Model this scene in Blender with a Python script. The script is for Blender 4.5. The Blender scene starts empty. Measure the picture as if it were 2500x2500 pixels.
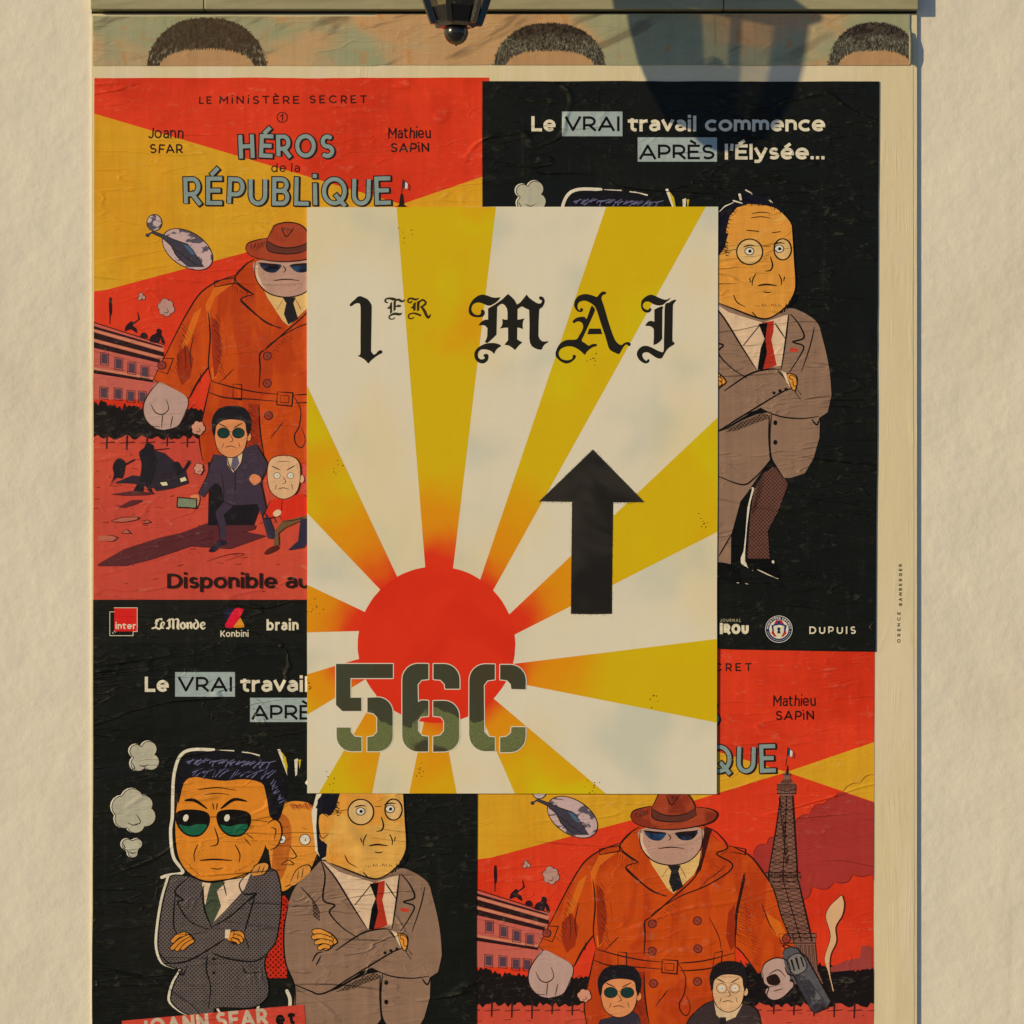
import bpy, bmesh, math, random
from mathutils import Vector, Matrix
from mathutils.geometry import delaunay_2d_cdt
S = bpy.context.scene
COL = S.collection
R = math.radians
random.seed(5)

# ------------------------------------------------------------------ camera, sky, sun, exposure
K = 1250.0            # drawing units per metre on the wall
Z0 = 2.0              # height of the middle of the picture above the pavement
cd = bpy.data.cameras.new('camera'); cam = bpy.data.objects.new('camera', cd); COL.objects.link(cam)
cam.location = (0, -4.0, Z0); cam.rotation_euler = (R(90), 0, 0)
cd.sensor_width = 36; cd.lens = 36 * 4.0 / (1932 / K); cd.clip_end = 500; cd.clip_start = 0.05
S.camera = cam
SUN = Vector((-1.70, -1.0, 0.52)).normalized()          # towards the sun: low, far to the left
W = bpy.data.worlds.new('World'); S.world = W; W.use_nodes = True
wn = W.node_tree.nodes; bg = wn['Background']
sky = wn.new('ShaderNodeTexSky'); sky.sky_type = 'NISHITA'; sky.sun_disc = False
sky.sun_elevation = math.asin(SUN.z); sky.sun_rotation = math.atan2(SUN.x, SUN.y) % (2 * math.pi)
W.node_tree.links.new(sky.outputs[0], bg.inputs[0]); bg.inputs[1].default_value = 0.078
sky.air_density = 1.0; sky.dust_density = 0.2; sky.ozone_density = 5.0
sd = bpy.data.lights.new('sun', 'SUN'); sun = bpy.data.objects.new('sun', sd); COL.objects.link(sun)
sd.energy = 3.8; sd.angle = R(0.6); sd.color = (1.0, 0.74, 0.37)
sun.rotation_euler = SUN.to_track_quat('Z', 'Y').to_euler(); sun.location = SUN * 6
vs = S.view_settings; vs.view_transform = 'Standard'; vs.look = 'None'; vs.gamma = 1; vs.exposure = 0.0
vs.use_curve_mapping = False

# ------------------------------------------------------------------ materials
LIGHT = (0.75, 0.605, 0.42)      # colour of the low sun's light on the wall, to turn seen colours into paint colours
def lin(v):
    v /= 255.0
    return v / 12.92 if v < 0.04045 else ((v + 0.055) / 1.055) ** 2.4
def C(r, g, b):
    return tuple(min(0.86, max(0.0035, (lin(v) - 0.007) / l)) for v, l in zip((r, g, b), LIGHT))

class NT:
    def __init__(s, tree): s.t = tree; s.n = tree.nodes; s.l = tree.links
    def put(s, v, sock):
        if hasattr(v, 'is_linked') or isinstance(v, bpy.types.NodeSocket): s.l.new(v, sock)
        else: sock.default_value = v
    def math(s, op, a, b=0.0, c=0.0, clamp=False):
        n = s.n.new('ShaderNodeMath'); n.operation = op; n.use_clamp = clamp
        s.put(a, n.inputs[0]); s.put(b, n.inputs[1]); s.put(c, n.inputs[2]); return n.outputs[0]
    def pos(s): return s.n.new('ShaderNodeNewGeometry').outputs['Position']
    def vmul(s, v, k, off=(0, 0, 0)):
        n = s.n.new('ShaderNodeVectorMath'); n.operation = 'MULTIPLY_ADD'
        s.put(v, n.inputs[0]); n.inputs[1].default_value = k; n.inputs[2].default_value = off; return n.outputs[0]
    def noise(s, vec, scale=1.0, detail=2.0, rough=0.5, dist=0.0):
        n = s.n.new('ShaderNodeTexNoise'); s.put(vec, n.inputs['Vector'])
        n.inputs['Scale'].default_value = scale; n.inputs['Detail'].default_value = detail
        n.inputs['Roughness'].default_value = rough; n.inputs['Distortion'].default_value = dist
        return n.outputs[0]
    def ss(s, v, a, b, lo=0.0, hi=1.0):
        n = s.n.new('ShaderNodeMapRange'); n.interpolation_type = 'SMOOTHSTEP'
        s.put(v, n.inputs[0]); n.inputs[1].default_value = a; n.inputs[2].default_value = b
        n.inputs[3].default_value = lo; n.inputs[4].default_value = hi; return n.outputs[0]
    def mix(s, f, a, b):
        n = s.n.new('ShaderNodeMix'); n.data_type = 'RGBA'; s.put(f, n.inputs[0])
        for v, k in ((a, 6), (b, 7)):
            if isinstance(v, tuple): n.inputs[k].default_value = (*v[:3], 1)
            else: s.l.new(v, n.inputs[k])
        return n.outputs[2]
    def scale(s, col, f):
        n = s.n.new('ShaderNodeVectorMath'); n.operation = 'SCALE'
        if isinstance(col, tuple): n.inputs[0].default_value = col[:3]
        else: s.l.new(col, n.inputs[0])
        s.put(f, n.inputs['Scale']); return n.outputs[0]
    def sep(s, v):
        n = s.n.new('ShaderNodeSeparateXYZ'); s.put(v, n.inputs[0]); return n.outputs

def relief_group(name, crease, fibre, wave, dens=1.0, vertical=False):
    """pasted paper: thin creases, woven fibre ridges and broad waves, as a height in metres, plus wear masks, the streaks also placing painted sheen"""
    g = bpy.data.node_groups.new(name, 'ShaderNodeTree')
    for o in ('Height', 'Streak', 'Fleck', 'Ridge'): g.interface.new_socket(o, in_out='OUTPUT', socket_type='NodeSocketFloat')
    out = g.nodes.new('NodeGroupOutput'); t = NT(g); P = t.pos()
    h = None; rsum = None
    def add(v):
        nonlocal h
        h = v if h is None else t.math('ADD', h, v)
    sets = [((1.5, 0, 6.5), (5, 0, 3), 0.007, 2.4), ((3.4, 0, 17), (0, 0, 0), 0.016, 1.3), ((8, 0, 34), (3.1, 0, 1.7), 0.022, 0.9), ((16, 0, 60), (7, 0, 9), 0.03, 0.45)]
    if vertical: sets = [((38, 0, 3.2), (0, 0, 0), 0.03, 1.0), ((75, 0, 6), (3, 0, 2), 0.035, 0.7)]
    for k, off, wd, amp in sets:
        n = t.noise(t.vmul(P, tuple(v * dens for v in k), off), 1, 2.5, 0.5, 0.9)
        r = t.math('ABSOLUTE', t.math('SUBTRACT', n, 0.5))
        ridge = t.ss(r, 0.0, wd * 1.6, 1.0, 0.0)
        m = t.ss(t.noise(t.vmul(P, (7, 0, 12), (off[0] + 5, 0, off[2])), 1, 2), 0.42, 0.64)
        rm = t.math('MULTIPLY', ridge, m); rsum = rm if rsum is None else t.math('MAXIMUM', rsum, rm)
        add(t.math('MULTIPLY', rm, crease * amp))
        s_ = t.noise(t.vmul(P, tuple(v * dens * 0.8 for v in k), (off[0] + 11, 0, off[2] + 4)), 1, 3, 0.55, 0.8)
        add(t.math('MULTIPLY', s_, crease * amp * (1.6 if vertical else 1.5)))
    fv = t.noise(t.vmul(P, (420, 0, 18)), 1, 2, 0.6); fh = t.noise(t.vmul(P, (22, 0, 380)), 1, 2, 0.6)
    add(t.math('MULTIPLY', t.math('ADD', fv, t.math('MULTIPLY', fh, 0.6)), fibre))
    w1 = t.noise(t.vmul(P, (14, 0, 9)), 1, 3, 0.5, 0.4)
    add(t.math('MULTIPLY', w1, wave))
    sv = t.noise(t.vmul(P, (95, 0, 5)), 1, 4, 0.65); sh = t.noise(t.vmul(P, (7, 0, 70)), 1, 3, 0.6)
    streak = t.math('SUBTRACT', t.math('ADD', t.math('MULTIPLY', sv, 0.65), t.math('MULTIPLY', sh, 0.35)), 0.5)
    f = t.noise(t.vmul(P, (240, 0, 46)), 1, 4, 0.75)
    fl = t.math('MULTIPLY', t.ss(f, 0.64, 0.72), t.ss(t.noise(t.vmul(P, (8, 0, 6), (2, 0, 8)), 1, 2), 0.5, 0.68))
    t.l.new(h, out.inputs[0]); t.l.new(streak, out.inputs[1]); t.l.new(fl, out.inputs[2])
    t.l.new(t.math('MULTIPLY', rsum, t.ss(t.noise(t.vmul(P, (60, 0, 90)), 1, 4, .7), .5, .66)), out.inputs[3])
    return g
GR = {
 'worn':  relief_group('worn_paper_relief', 0.00038, 0.00005, 0.0018),
 'black': relief_group('wrinkled_paper_relief', 0.00095, 0.00007, 0.0024),
 'fresh': relief_group('fresh_paper_relief', 0.00003, 0.00002, 0.0007),
 'sheet': relief_group('margin_paper_relief', 0.00016, 0.00005, 0.0016, 0.62, True),
}
PAPER = C(210, 190, 146)
KIND = {  # relief, roughness, streak amount, fleck amount, clearcoat-like specular
 'worn': ('worn', 0.50, 0.50, 0.42, 0.28), 'black': ('black', 0.40, 0.7, 0.14, 0.24),
 'fresh': ('fresh', 0.62, 0.06, 0.0, 0.22), 'sheet': ('sheet', 0.50, 0.10, 0.0, 0.4)}
_mc = {}
def ink(col, kind, hook=None, key=None):
    k = (tuple(round(c, 4) for c in col), kind, key)
    if k in _mc: return _mc[k]
    m = bpy.data.materials.new('ink_' + kind); m.use_nodes = True; t = NT(m.node_tree)
    b = t.n['Principled BSDF']; rel, ro, st, fl, sp = KIND[kind]
    g = t.n.new('ShaderNodeGroup'); g.node_tree = GR[rel]
    base = hook(t, col) if hook else tuple(col)
    base = t.scale(base, t.math('MULTIPLY_ADD', g.outputs['Streak'], st, 1.0))
    if kind == 'black':
        lum = sum(col) / 3
        if lum < 0.06:
            base = t.mix(t.math('MULTIPLY', t.ss(g.outputs['Streak'], 0.06, 0.22), 0.10), base, (0.16, 0.15, 0.12))  # sheen of the black ink, painted into its colour as paler streaks
    if fl: base = t.mix(t.math('MULTIPLY', g.outputs['Fleck'], fl), base, PAPER)
    if fl: base = t.mix(t.math('MULTIPLY', g.outputs['Ridge'], 0.10 if kind == 'worn' else 0.045), base, PAPER)
    t.l.new(base, b.inputs['Base Color'])
    t.l.new(t.math('MULTIPLY_ADD', t.noise(t.vmul(t.pos(), (5, 0, 7)), 1, 4, .65), .5, ro - .25), b.inputs['Roughness']); b.inputs['Specular IOR Level'].default_value = sp
    bp = t.n.new('ShaderNodeBump'); bp.inputs['Strength'].default_value = 1; bp.inputs['Distance'].default_value = 1
    t.l.new(g.outputs['Height'], bp.inputs['Height']); t.l.new(bp.outputs[0], b.inputs['Normal'])
    _mc[k] = m; return m

# colour hooks (paint on paper)
def dots(pitch, cover, dark):
    """printed halftone screen"""
    def f(t, col):
        v = t.n.new('ShaderNodeVectorRotate'); v.rotation_type = 'Y_AXIS'; v.inputs['Angle'].default_value = R(45)
        t.l.new(t.pos(), v.inputs['Vector']); s = t.sep(v.outputs[0]); w = 2 * math.pi * K / pitch
        a = t.math('SINE', t.math('MULTIPLY', s[0], w)); b = t.math('SINE', t.math('MULTIPLY', s[2], w))
        return t.mix(t.ss(t.math('ADD', a, b), cover - 0.25, cover + 0.25), tuple(col), dark)
    return f
def blotch(other, scale, lo, hi, stretch=(1, 1, 1), amt=1.0):
    def f(t, col):
        n = t.noise(t.vmul(t.pos(), stretch), scale, 3, 0.55, 0.6)
        return t.mix(t.math('MULTIPLY', t.ss(n, lo, hi), amt), tuple(col), other)
    return f

# ------------------------------------------------------------------ 2D drawing kit (drawing units, y down)
def sm(pts, n=5, closed=False):
    """Catmull-Rom through the points"""
    L = len(pts); out = []
    rng = range(L) if closed else range(L - 1)
    for i in rng:
        if closed: a, b, c, d = pts[i - 1], pts[i], pts[(i + 1) % L], pts[(i + 2) % L]
        else: a, b, c, d = pts[max(i - 1, 0)], pts[i], pts[i + 1], pts[min(i + 2, L - 1)]
        for j in range(n):
            u = j / n; u2 = u * u; u3 = u2 * u
            out.append(tuple(0.5 * (2 * b[k] + (c[k] - a[k]) * u + (2 * a[k] - 5 * b[k] + 4 * c[k] - d[k]) * u2 + (-a[k] + 3 * b[k] - 3 * c[k] + d[k]) * u3) for k in range(len(b))))
    if not closed: out.append(tuple(pts[-1]))
    return out
def circ(x, y, r, n=8, ry=None):
    ry = r if ry is None else ry
    return [(x + r * math.cos(2 * math.pi * i / n), y + ry * math.sin(2 * math.pi * i / n)) for i in range(n)]
def ell(x, y, rx, ry, rot=0, n=24):
    c, s = math.cos(R(rot)), math.sin(R(rot)); o = []
    for i in range(n):
        a = 2 * math.pi * i / n; u, v = rx * math.cos(a), ry * math.sin(a); o.append((x + u * c - v * s, y + u * s + v * c))
    return [o]
def brush(pts, ws, cap=True, n=6):
    """stroke with a width at each point"""
    if not isinstance(ws, (list, tuple)): ws = [ws] * len(pts)
    o = []
    for i in range(len(pts) - 1):
        (x0, y0), (x1, y1) = pts[i], pts[i + 1]; d = math.hypot(x1 - x0, y1 - y0)
        if d < 1e-6: continue
        nx, ny = -(y1 - y0) / d, (x1 - x0) / d; a, b = ws[i] / 2, ws[i + 1] / 2
        o.append([(x0 + nx * a, y0 + ny * a), (x1 + nx * b, y1 + ny * b), (x1 - nx * b, y1 - ny * b), (x0 - nx * a, y0 - ny * a)])
    for i in range(len(pts)):
        if (0 < i < len(pts) - 1) or cap:
            if 0 < i < len(pts) - 1:
                ax, ay = pts[i][0] - pts[i - 1][0], pts[i][1] - pts[i - 1][1]; bx, by = pts[i + 1][0] - pts[i][0], pts[i + 1][1] - pts[i][1]
                la, lb = math.hypot(ax, ay), math.hypot(bx, by)
                if la > 0 and lb > 0 and ws[i] < 4 and (ax * bx + ay * by) / (la * lb) > 0.97: continue
            o.append(circ(pts[i][0], pts[i][1], ws[i] / 2, n))
    return o
def pen(pts, w=2.2, smooth=True, closed=False, taper=True):
    """inked comic line, swelling in the middle"""
    q = sm(pts, 4, closed) if smooth else list(pts) + ([pts[0]] if closed else [])
    if closed and smooth: q.append(q[0])
    N = len(q)
    if closed or not taper: ws = [w * (1 + 0.1 * math.sin(i * 0.23)) for i in range(N)]
    else: ws = [w * (0.45 + 0.65 * math.sin(math.pi * (i / (N - 1)) ** 0.8)) for i in range(N)]
    return brush(q, ws, True, 8)
def shape(pts, n=4): return [sm(pts, n, True)]
def rect(x0, y0, x1, y1): return [[(x0, y0), (x1, y0), (x1, y1), (x0, y1)]]
def tr(k, ox, oy): return lambda *p: [(ox + k * p[i], oy + k * p[i + 1]) for i in range(0, len(p), 2)]

# stroke alphabet: y up, capitals 1 high
def arc(cx, cy, rx, ry, a0, a1, n=None):
    n = n or max(3, int(abs(a1 - a0) / 15))
    return [(cx + rx * math.cos(R(a0 + (a1 - a0) * i / n)), cy + ry * math.sin(R(a0 + (a1 - a0) * i / n))) for i in range(n + 1)]
X = .73
G = {
'A': (.84, [[(0, 0), (.42, 1), (.84, 0)], [(.15, .28), (.69, .28)]]),
'B': (.62, [[(0, .52), (0, 1), (.34, 1)] + arc(.34, .76, .24, .24, 90, -90) + [(0, .52)], [(0, .52), (0, 0), (.36, 0)] + arc(.36, .26, .26, .26, -90, 90)]),
'C': (.82, [arc(.48, .5, .48, .5, 48, 312)]),
'D': (.78, [[(.3, 1), (0, 1), (0, 0), (.3, 0)] + arc(.3, .5, .48, .5, -90, 90)]),
'E': (.56, [[(.56, 1), (0, 1), (0, 0), (.56, 0)], [(0, .51), (.48, .51)]]),
'F': (.54, [[(.54, 1), (0, 1), (0, 0)], [(0, .49), (.46, .49)]]),
'G': (.86, [arc(.48, .5, .48, .5, 50, 330) + [(.88, .46), (.52, .46)]]),
'H': (.68, [[(0, 0), (0, 1)], [(.68, 0), (.68, 1)], [(0, .51), (.68, .51)]]),
'I': (0, [[(0, 0), (0, 1)]]),
'J': (.42, [[(.42, 1), (.42, .26)] + arc(.2, .26, .22, .26, 0, -150)]),
'K': (.64, [[(0, 0), (0, 1)], [(.62, 1), (0, .34)], [(.2, .55), (.64, 0)]]),
'L': (.5, [[(0, 1), (0, 0), (.5, 0)]]),
'M': (.84, [[(0, 0), (0, 1), (.42, .36), (.84, 1), (.84, 0)]]),
'N': (.7, [[(0, 0), (0, 1), (.7, 0), (.7, 1)]]),
'O': (.96, [arc(.48, .5, .48, .5, 0, 360)]),
'P': (.6, [[(0, 0), (0, 1), (.32, 1)] + arc(.32, .69, .28, .31, 90, -90) + [(0, .38)]]),
'Q': (.96, [arc(.48, .5, .48, .5, 0, 360), [(.58, .3), (.92, -.06)]]),
'R': (.62, [[(0, 0), (0, 1), (.32, 1)] + arc(.32, .69, .28, .31, 90, -90) + [(0, .38)], [(.3, .38), (.62, 0)]]),
'S': (.6, [arc(.31, .745, .27, .255, 38, 262) + arc(.3, .25, .30, .25, 82, -142)]),
'T': (.68, [[(0, 1), (.68, 1)], [(.34, 1), (.34, 0)]]),
'U': (.68, [[(0, 1), (0, .34)] + arc(.34, .34, .34, .34, 180, 360) + [(.68, 1)]]),
'V': (.8, [[(0, 1), (.4, 0), (.8, 1)]]),
'a': (.48, [[(.48, 0), (.48, X - .27)] + arc(.24, X - .27, .24, .27, 0, 140), [(.48, .42), (.24, .42)] + arc(.22, .21, .22, .21, 90, 270) + [(.32, 0.02), (.48, .16)]]),
'b': (.6, [[(0, 0), (0, 1.04)], arc(.3, X / 2, .3, X / 2, 0, 360)]),
'c': (.54, [arc(.34, X / 2, .34, X / 2, 48, 312)]),
'd': (.6, [[(.6, 0), (.6, 1.04)], arc(.3, X / 2, .3, X / 2, 0, 360)]),
'e': (.62, [[(.02, X / 2 - .02), (.62, X / 2 - .02)] + arc(.31, X / 2, .31, X / 2, 0, 318)]),
'h': (.5, [[(0, 0), (0, 1.04)], [(0, .3)] + arc(.25, .45, .25, X - .45, 180, 0) + [(.5, 0)]]),
'i': (0, [[(0, 0), (0, X)], [(0, 1.1), (0, 1.13)]]),
'l': (0, [[(0, 0), (0, 1.04)]]),
'm': (.86, [[(0, 0), (0, X)], [(0, .3)] + arc(.215, .47, .215, X - .47, 180, 0) + [(.43, 0)], [(.43, .3)] + arc(.645, .47, .215, X - .47, 180, 0) + [(.86, 0)]]),
'n': (.5, [[(0, 0), (0, X)], [(0, .3)] + arc(.25, .45, .25, X - .45, 180, 0) + [(.5, 0)]]),
'o': (.66, [arc(.33, X / 2, .33, X / 2, 0, 360)]),
'p': (.6, [[(0, -.3), (0, X)], arc(.3, X / 2, .3, X / 2, 0, 360)]),
'r': (.3, [[(0, 0), (0, X)], [(0, .3)] + arc(.3, .42, .3, X - .42, 180, 92)]),
's': (.44, [arc(.23, .545, .19, .185, 35, 262) + arc(.22, .18, .22, .18, 82, -145)]),
't': (.36, [[(.1, .96), (.1, .2)] + arc(.28, .2, .18, .2, 180, 290), [(-.06, X), (.36, X)]]),
'u': (.5, [[(.5, 0), (.5, X)], [(0, X), (0, .28)] + arc(.25, .28, .25, .28, 180, 360)]),
'v': (.56, [[(0, X), (.28, 0), (.56, X)]]),
'y': (.58, [[(0, X), (.3, .02)], [(.58, X), (.24, -.2)] + [(.14, -.29), (0, -.28)]]),
'’': (0, [[(.02, 1.04), (-.02, .74)]]), '.': (0, [[(0, 0), (0, .03)]]), '1': (.26, [[(0, .72), (.26, 1), (.26, 0)]]),
'4': (.6, [[(.42, 0), (.42, 1), (0, .3), (.6, .3)]]),
}
G['É'] = (.56, G['E'][1] + [[(.2, 1.2), (.4, 1.38)]]); G['È'] = (.56, G['E'][1] + [[(.36, 1.2), (.14, 1.38)]])
G['é'] = (.62, G['e'][1] + [[(.24, .92), (.42, 1.1)]]); G['ı'] = (0, [[(0, 0), (0, X)]])
G['†'] = (0, [[(0, 0), (0, X)], [(0, .98), (0, 1.02)]])
def text(s, x0, x1, base, cap, w, hand=False, gap=0.13, jit=0.0, dx=0, dy=0, wobble=0.0, xf=None, seed=1, grow=0.0):
    """lettering fitted between x0 and x1 on a baseline"""
    rnd = random.Random(seed); q = w / cap; a = 1 - q
    pos = []; x = 0.0
    for ch in s:
        if ch == ' ': x += 0.36; continue
        wd = G[ch][0] * a + q; pos.append((ch, x, wd)); x += wd + gap
    fx = (x1 - x0) / ((x - gap) * cap); out = []
    for ch, px, wd in pos:
        r = rnd.uniform(-jit, jit); cr, sr = math.cos(r), math.sin(r); oy = rnd.uniform(-wobble, wobble)
        if G[ch][0] == 0: kx = 1.0; off = fx * px * cap + fx * wd * cap / 2
        else: kx = (fx * wd * cap - w) / (G[ch][0] * a * cap); off = fx * px * cap + w / 2
        for line in G[ch][1]:
            pl = []
            for (u, v) in line:
                vx = u * a * kx * cap; vy = (q / 2 + v * a) * cap
                vx, vy = vx * cr - vy * sr, vx * sr + vy * cr
                pl.append((x0 + off + vx + dx, base - vy + oy + dy))
            ww = w + grow
            if hand: segs = brush(pl, ww, True, 8)
            else:
                # square ends and corners, round joins only inside curves
                segs = []
                for i in range(len(pl) - 1):
                    (ax, ay), (bx, by) = pl[i], pl[i + 1]; d = math.hypot(bx - ax, by - ay)
                    if d < 1e-6: continue
                    ux, uy = (bx - ax) / d, (by - ay) / d; ea = ww / 2 if i == 0 and len(pl) < 9 else 0.0; eb = ww / 2 if i == len(pl) - 2 and len(pl) < 9 else 0.0
                    def turn(p, q_, r_):
                        v1 = (q_[0] - p[0], q_[1] - p[1]); v2 = (r_[0] - q_[0], r_[1] - q_[1]); l = math.hypot(*v1) * math.hypot(*v2)
                        return math.degrees(math.acos(max(-1, min(1, (v1[0] * v2[0] + v1[1] * v2[1]) / l)))) if l else 0
                    if i > 0 and 70 < turn(pl[i - 1], pl[i], pl[i + 1]) < 110: ea = ww / 2
                    if i < len(pl) - 2 and 70 < turn(pl[i], pl[i + 1], pl[i + 2]) < 110: eb = ww / 2
                    if i == 0 or i == len(pl) - 2:
                        if len(pl) == 2 and d < ww * .45: ea = eb = (ww - d) / 2     # dots
                    ax, ay, bx, by = ax - ux * ea, ay - uy * ea, bx + ux * eb, by + uy * eb; nx, ny = -uy * ww / 2, ux * ww / 2
                    segs.append([(ax + nx, ay + ny), (bx + nx, by + ny), (bx - nx, by - ny), (ax - nx, ay - ny)])
                    if 0 < i: segs.append(circ(pl[i][0], pl[i][1], ww / 2, 8)) if turn(pl[i - 1], pl[i], pl[i + 1]) <= 70 or turn(pl[i - 1], pl[i], pl[i + 1]) >= 110 else None
            out += segs
    if xf: out = [[xf(x, y) for x, y in p] for p in out]
    return out

# ------------------------------------------------------------------ object kit
def wx(x): return (x - 966) / K
def wz(y): return Z0 + (966 - y) / K
def tag(o, label=None, cat=None, group=None, kind=None):
    for k, v in (('label', label), ('category', cat), ('group', group), ('kind', kind)):
        if v: o[k] = v
    return o
def area(p): return sum(p[i - 1][0] * p[i][1] - p[i][0] * p[i - 1][1] for i in range(len(p))) / 2
def clip_poly(p, reg):
    """cut polygon p to a convex region (both y up, counter-clockwise)"""
    for i in range(len(reg)):
        ax, ay = reg[i - 1]; bx, by = reg[i]; out = []
        def side(q): return (bx - ax) * (q[1] - ay) - (by - ay) * (q[0] - ax)
        for j in range(len(p)):
            a, b = p[j - 1], p[j]; sa, sb = side(a), side(b)
            if (sa >= 0) != (sb >= 0):
                u = sa / (sa - sb); out.append((a[0] + (b[0] - a[0]) * u, a[1] + (b[1] - a[1]) * u))
            if sb >= 0: out.append(b)
        p = out
        if len(p) < 3: return []
    return p
def union_mesh(name, polys, y):
    V, F = [], []
    for p in polys:
        q = []
        for a in p:
            if not q or abs(a[0] - q[-1][0]) + abs(a[1] - q[-1][1]) > 1e-6: q.append(a)
        while len(q) > 2 and abs(q[0][0] - q[-1][0]) + abs(q[0][1] - q[-1][1]) < 1e-6: q.pop()
        if len(q) < 3: continue
        ar = area(q)
        if abs(ar) < 1e-9: continue
        if ar < 0: q.reverse()
        b = len(V); V += [Vector(a) for a in q]; F.append(list(range(b, b + len(q))))
    me = bpy.data.meshes.new(name)
    if not V: return me
    ov, oe, of, _, _, orf = delaunay_2d_cdt(V, [], F, 0, 1e-7)
    fs = [f for f, o in zip(of, orf) if o]
    me.from_pydata([(v[0], y, v[1]) for v in ov], [], fs); me.update(); me.validate()
    return me
def wavy(corners, amp, n, seed):
    rnd = random.Random(seed); out = []
    for i in range(4):
        a, b = corners[i], corners[(i + 1) % 4]; ph = [rnd.uniform(0, 6.28) for _ in range(3)]
        L = math.hypot(b[0] - a[0], b[1] - a[1]); ux, uy = (b[0] - a[0]) / L, (b[1] - a[1]) / L
        for j in range(n):
            u = j / n; o = amp * (math.sin(u * 9 + ph[0]) * .5 + math.sin(u * 23 + ph[1]) * .35 + rnd.uniform(-.35, .35)) * math.sin(math.pi * u)
            out.append((a[0] + (b[0] - a[0]) * u - uy * o, a[1] + (b[1] - a[1]) * u + ux * o))
    return out
STEP = 1.2e-5
class Poster:
    """a sheet of paper pasted on the hoarding; everything printed on it is a child lying on its face"""
    def __init__(s, name, label, cat, corners, y, mat, kind, T=None, group=None, thick=0.0004, amp=0.8, seed=1, back=None):
        s.T = T or (lambda x, y: (x, y)); s.kind = kind; s.y = -y
        s.c = corners; cx = sum(p[0] for p in corners) / 4; cy = sum(p[1] for p in corners) / 4
        s.o = (wx(cx), wz(cy)); out = [(wx(a) - s.o[0], wz(b) - s.o[1]) for a, b in wavy(corners, amp, 28, seed)]
        if area(out) < 0: out.reverse()
        reg = [(wx(a) - s.o[0], wz(b) - s.o[1]) for a, b in corners]
        if area(reg) < 0: reg.reverse()
        s.reg = reg
        n = len(out); vs_ = [(a, 0, b) for a, b in out] + [(a, (back or thick), b) for a, b in out]
        front = union_mesh(name, [out], 0)
        me = bpy.data.meshes.new(name)
        fv = [tuple(v.co) for v in front.vertices]; ff = [tuple(p.vertices) for p in front.polygons]; b = len(fv)
        me.from_pydata(fv + vs_, [], ff + [(b + i, b + n + i, b + n + (i + 1) % n, b + (i + 1) % n) for i in range(n)])
        me.update(); me.materials.append(mat); bpy.data.meshes.remove(front)
        s.root = bpy.data.objects.new(name, me); COL.objects.link(s.root); s.root.location = (s.o[0], s.y, s.o[1])
        tag(s.root, label, cat, group); s.lev = 1; s.margin = None
    def add(s, name, col, polys, parent=None, label=None, hook=None, key=None, kind=None, mat=None):
        P = []
        for p in polys:
            q = [s.T(a, b) for a, b in p]; q = [(wx(a) - s.o[0], wz(b) - s.o[1]) for a, b in q]
            if area(q) < 0: q.reverse()
            if all(abs(a) < 0.0 for a, b in q): continue
            q = clip_poly(q, s.reg)
            if len(q) >= 3: P.append(q)
        if not P: return None
        me = union_mesh(name, P, -STEP * s.lev); s.lev += 1
        if not me.polygons: return None
        mt = mat or ink(col, kind or s.kind, hook, key)
        loose = any(k in name for k in ('line', 'girder', 'twig', 'leg_', 'hedge', 'speckle', 'overspray', 'strand', 'shine', 'rim', 'edge', 'hairs', 'screen', 'coat_shade', 'trouser_shade', 'roof_people', 'guard', 'cornice', 'stones', 'far_roofs')) 
        letters = any(k in name for k in ('letter', 'slogan', 'caption', 'writing', 'handwriting', 'name', 'logo', 'label_et'))
        meshes = [me] if loose or letters else pieces(me)
        first = None
        for m_ in meshes:
            m_.materials.append(mt); o = bpy.data.objects.new(name, m_); COL.objects.link(o); o.parent = parent or s.root
            if label: o['label'] = label
            if loose: o['kind'] = 'stuff'
            first = first or o
        return first
    def words(s, name, col, items, parent=None, mat=None, **kw):
        """each word its own part"""
        for w_, lb in items: s.add(name, col, w_, parent, lb, mat=mat, **kw); s.lev -= 1
        s.lev += 1
def pieces(me):
    """split a flat mesh into its connected pieces, biggest first"""
    par = list(range(len(me.vertices)))
    def find(i):
        while par[i] != i: par[i] = par[par[i]]; i = par[i]
        return i
    for p in me.polygons:
        v = p.vertices
        for k in v[1:]: par[find(k)] = find(v[0])
    g = {}
    for p in me.polygons: g.setdefault(find(p.vertices[0]), []).append(p)
    if len(g) < 2: return [me]
    out = []
    for ps in sorted(g.values(), key=lambda l: -sum(p.area for p in l)):
        ids = {}; V = []; F = []
        for p in ps:
            f = []
            for k in p.vertices:
                if k not in ids: ids[k] = len(V); V.append(tuple(me.vertices[k].co))
                f.append(ids[k])
            F.append(f)
        m = bpy.data.meshes.new(me.name); m.from_pydata(V, [], F); m.update(); out.append(m)
    return out
def simple(name, mat, verts, faces, parent=None, loc=(0, 0, 0), smooth=False):
    me = bpy.data.meshes.new(name); me.from_pydata(verts, [], faces); me.update(); me.materials.append(mat)
    if smooth:
        for p in me.polygons: p.use_smooth = True
    o = bpy.data.objects.new(name, me); COL.objects.link(o); o.location = loc
    if parent: o.parent = parent
    return o
def box_bm(bm, x0, x1, y0, y1, z0, z1):
    v = [bm.verts.new((x, y, z)) for x in (x0, x1) for y in (y0, y1) for z in (z0, z1)]
    for f in ((0, 1, 3, 2), (4, 6, 7, 5), (0, 4, 5, 1), (2, 3, 7, 6), (0, 2, 6, 4), (1, 5, 7, 3)): bm.faces.new([v[i] for i in f])
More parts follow.
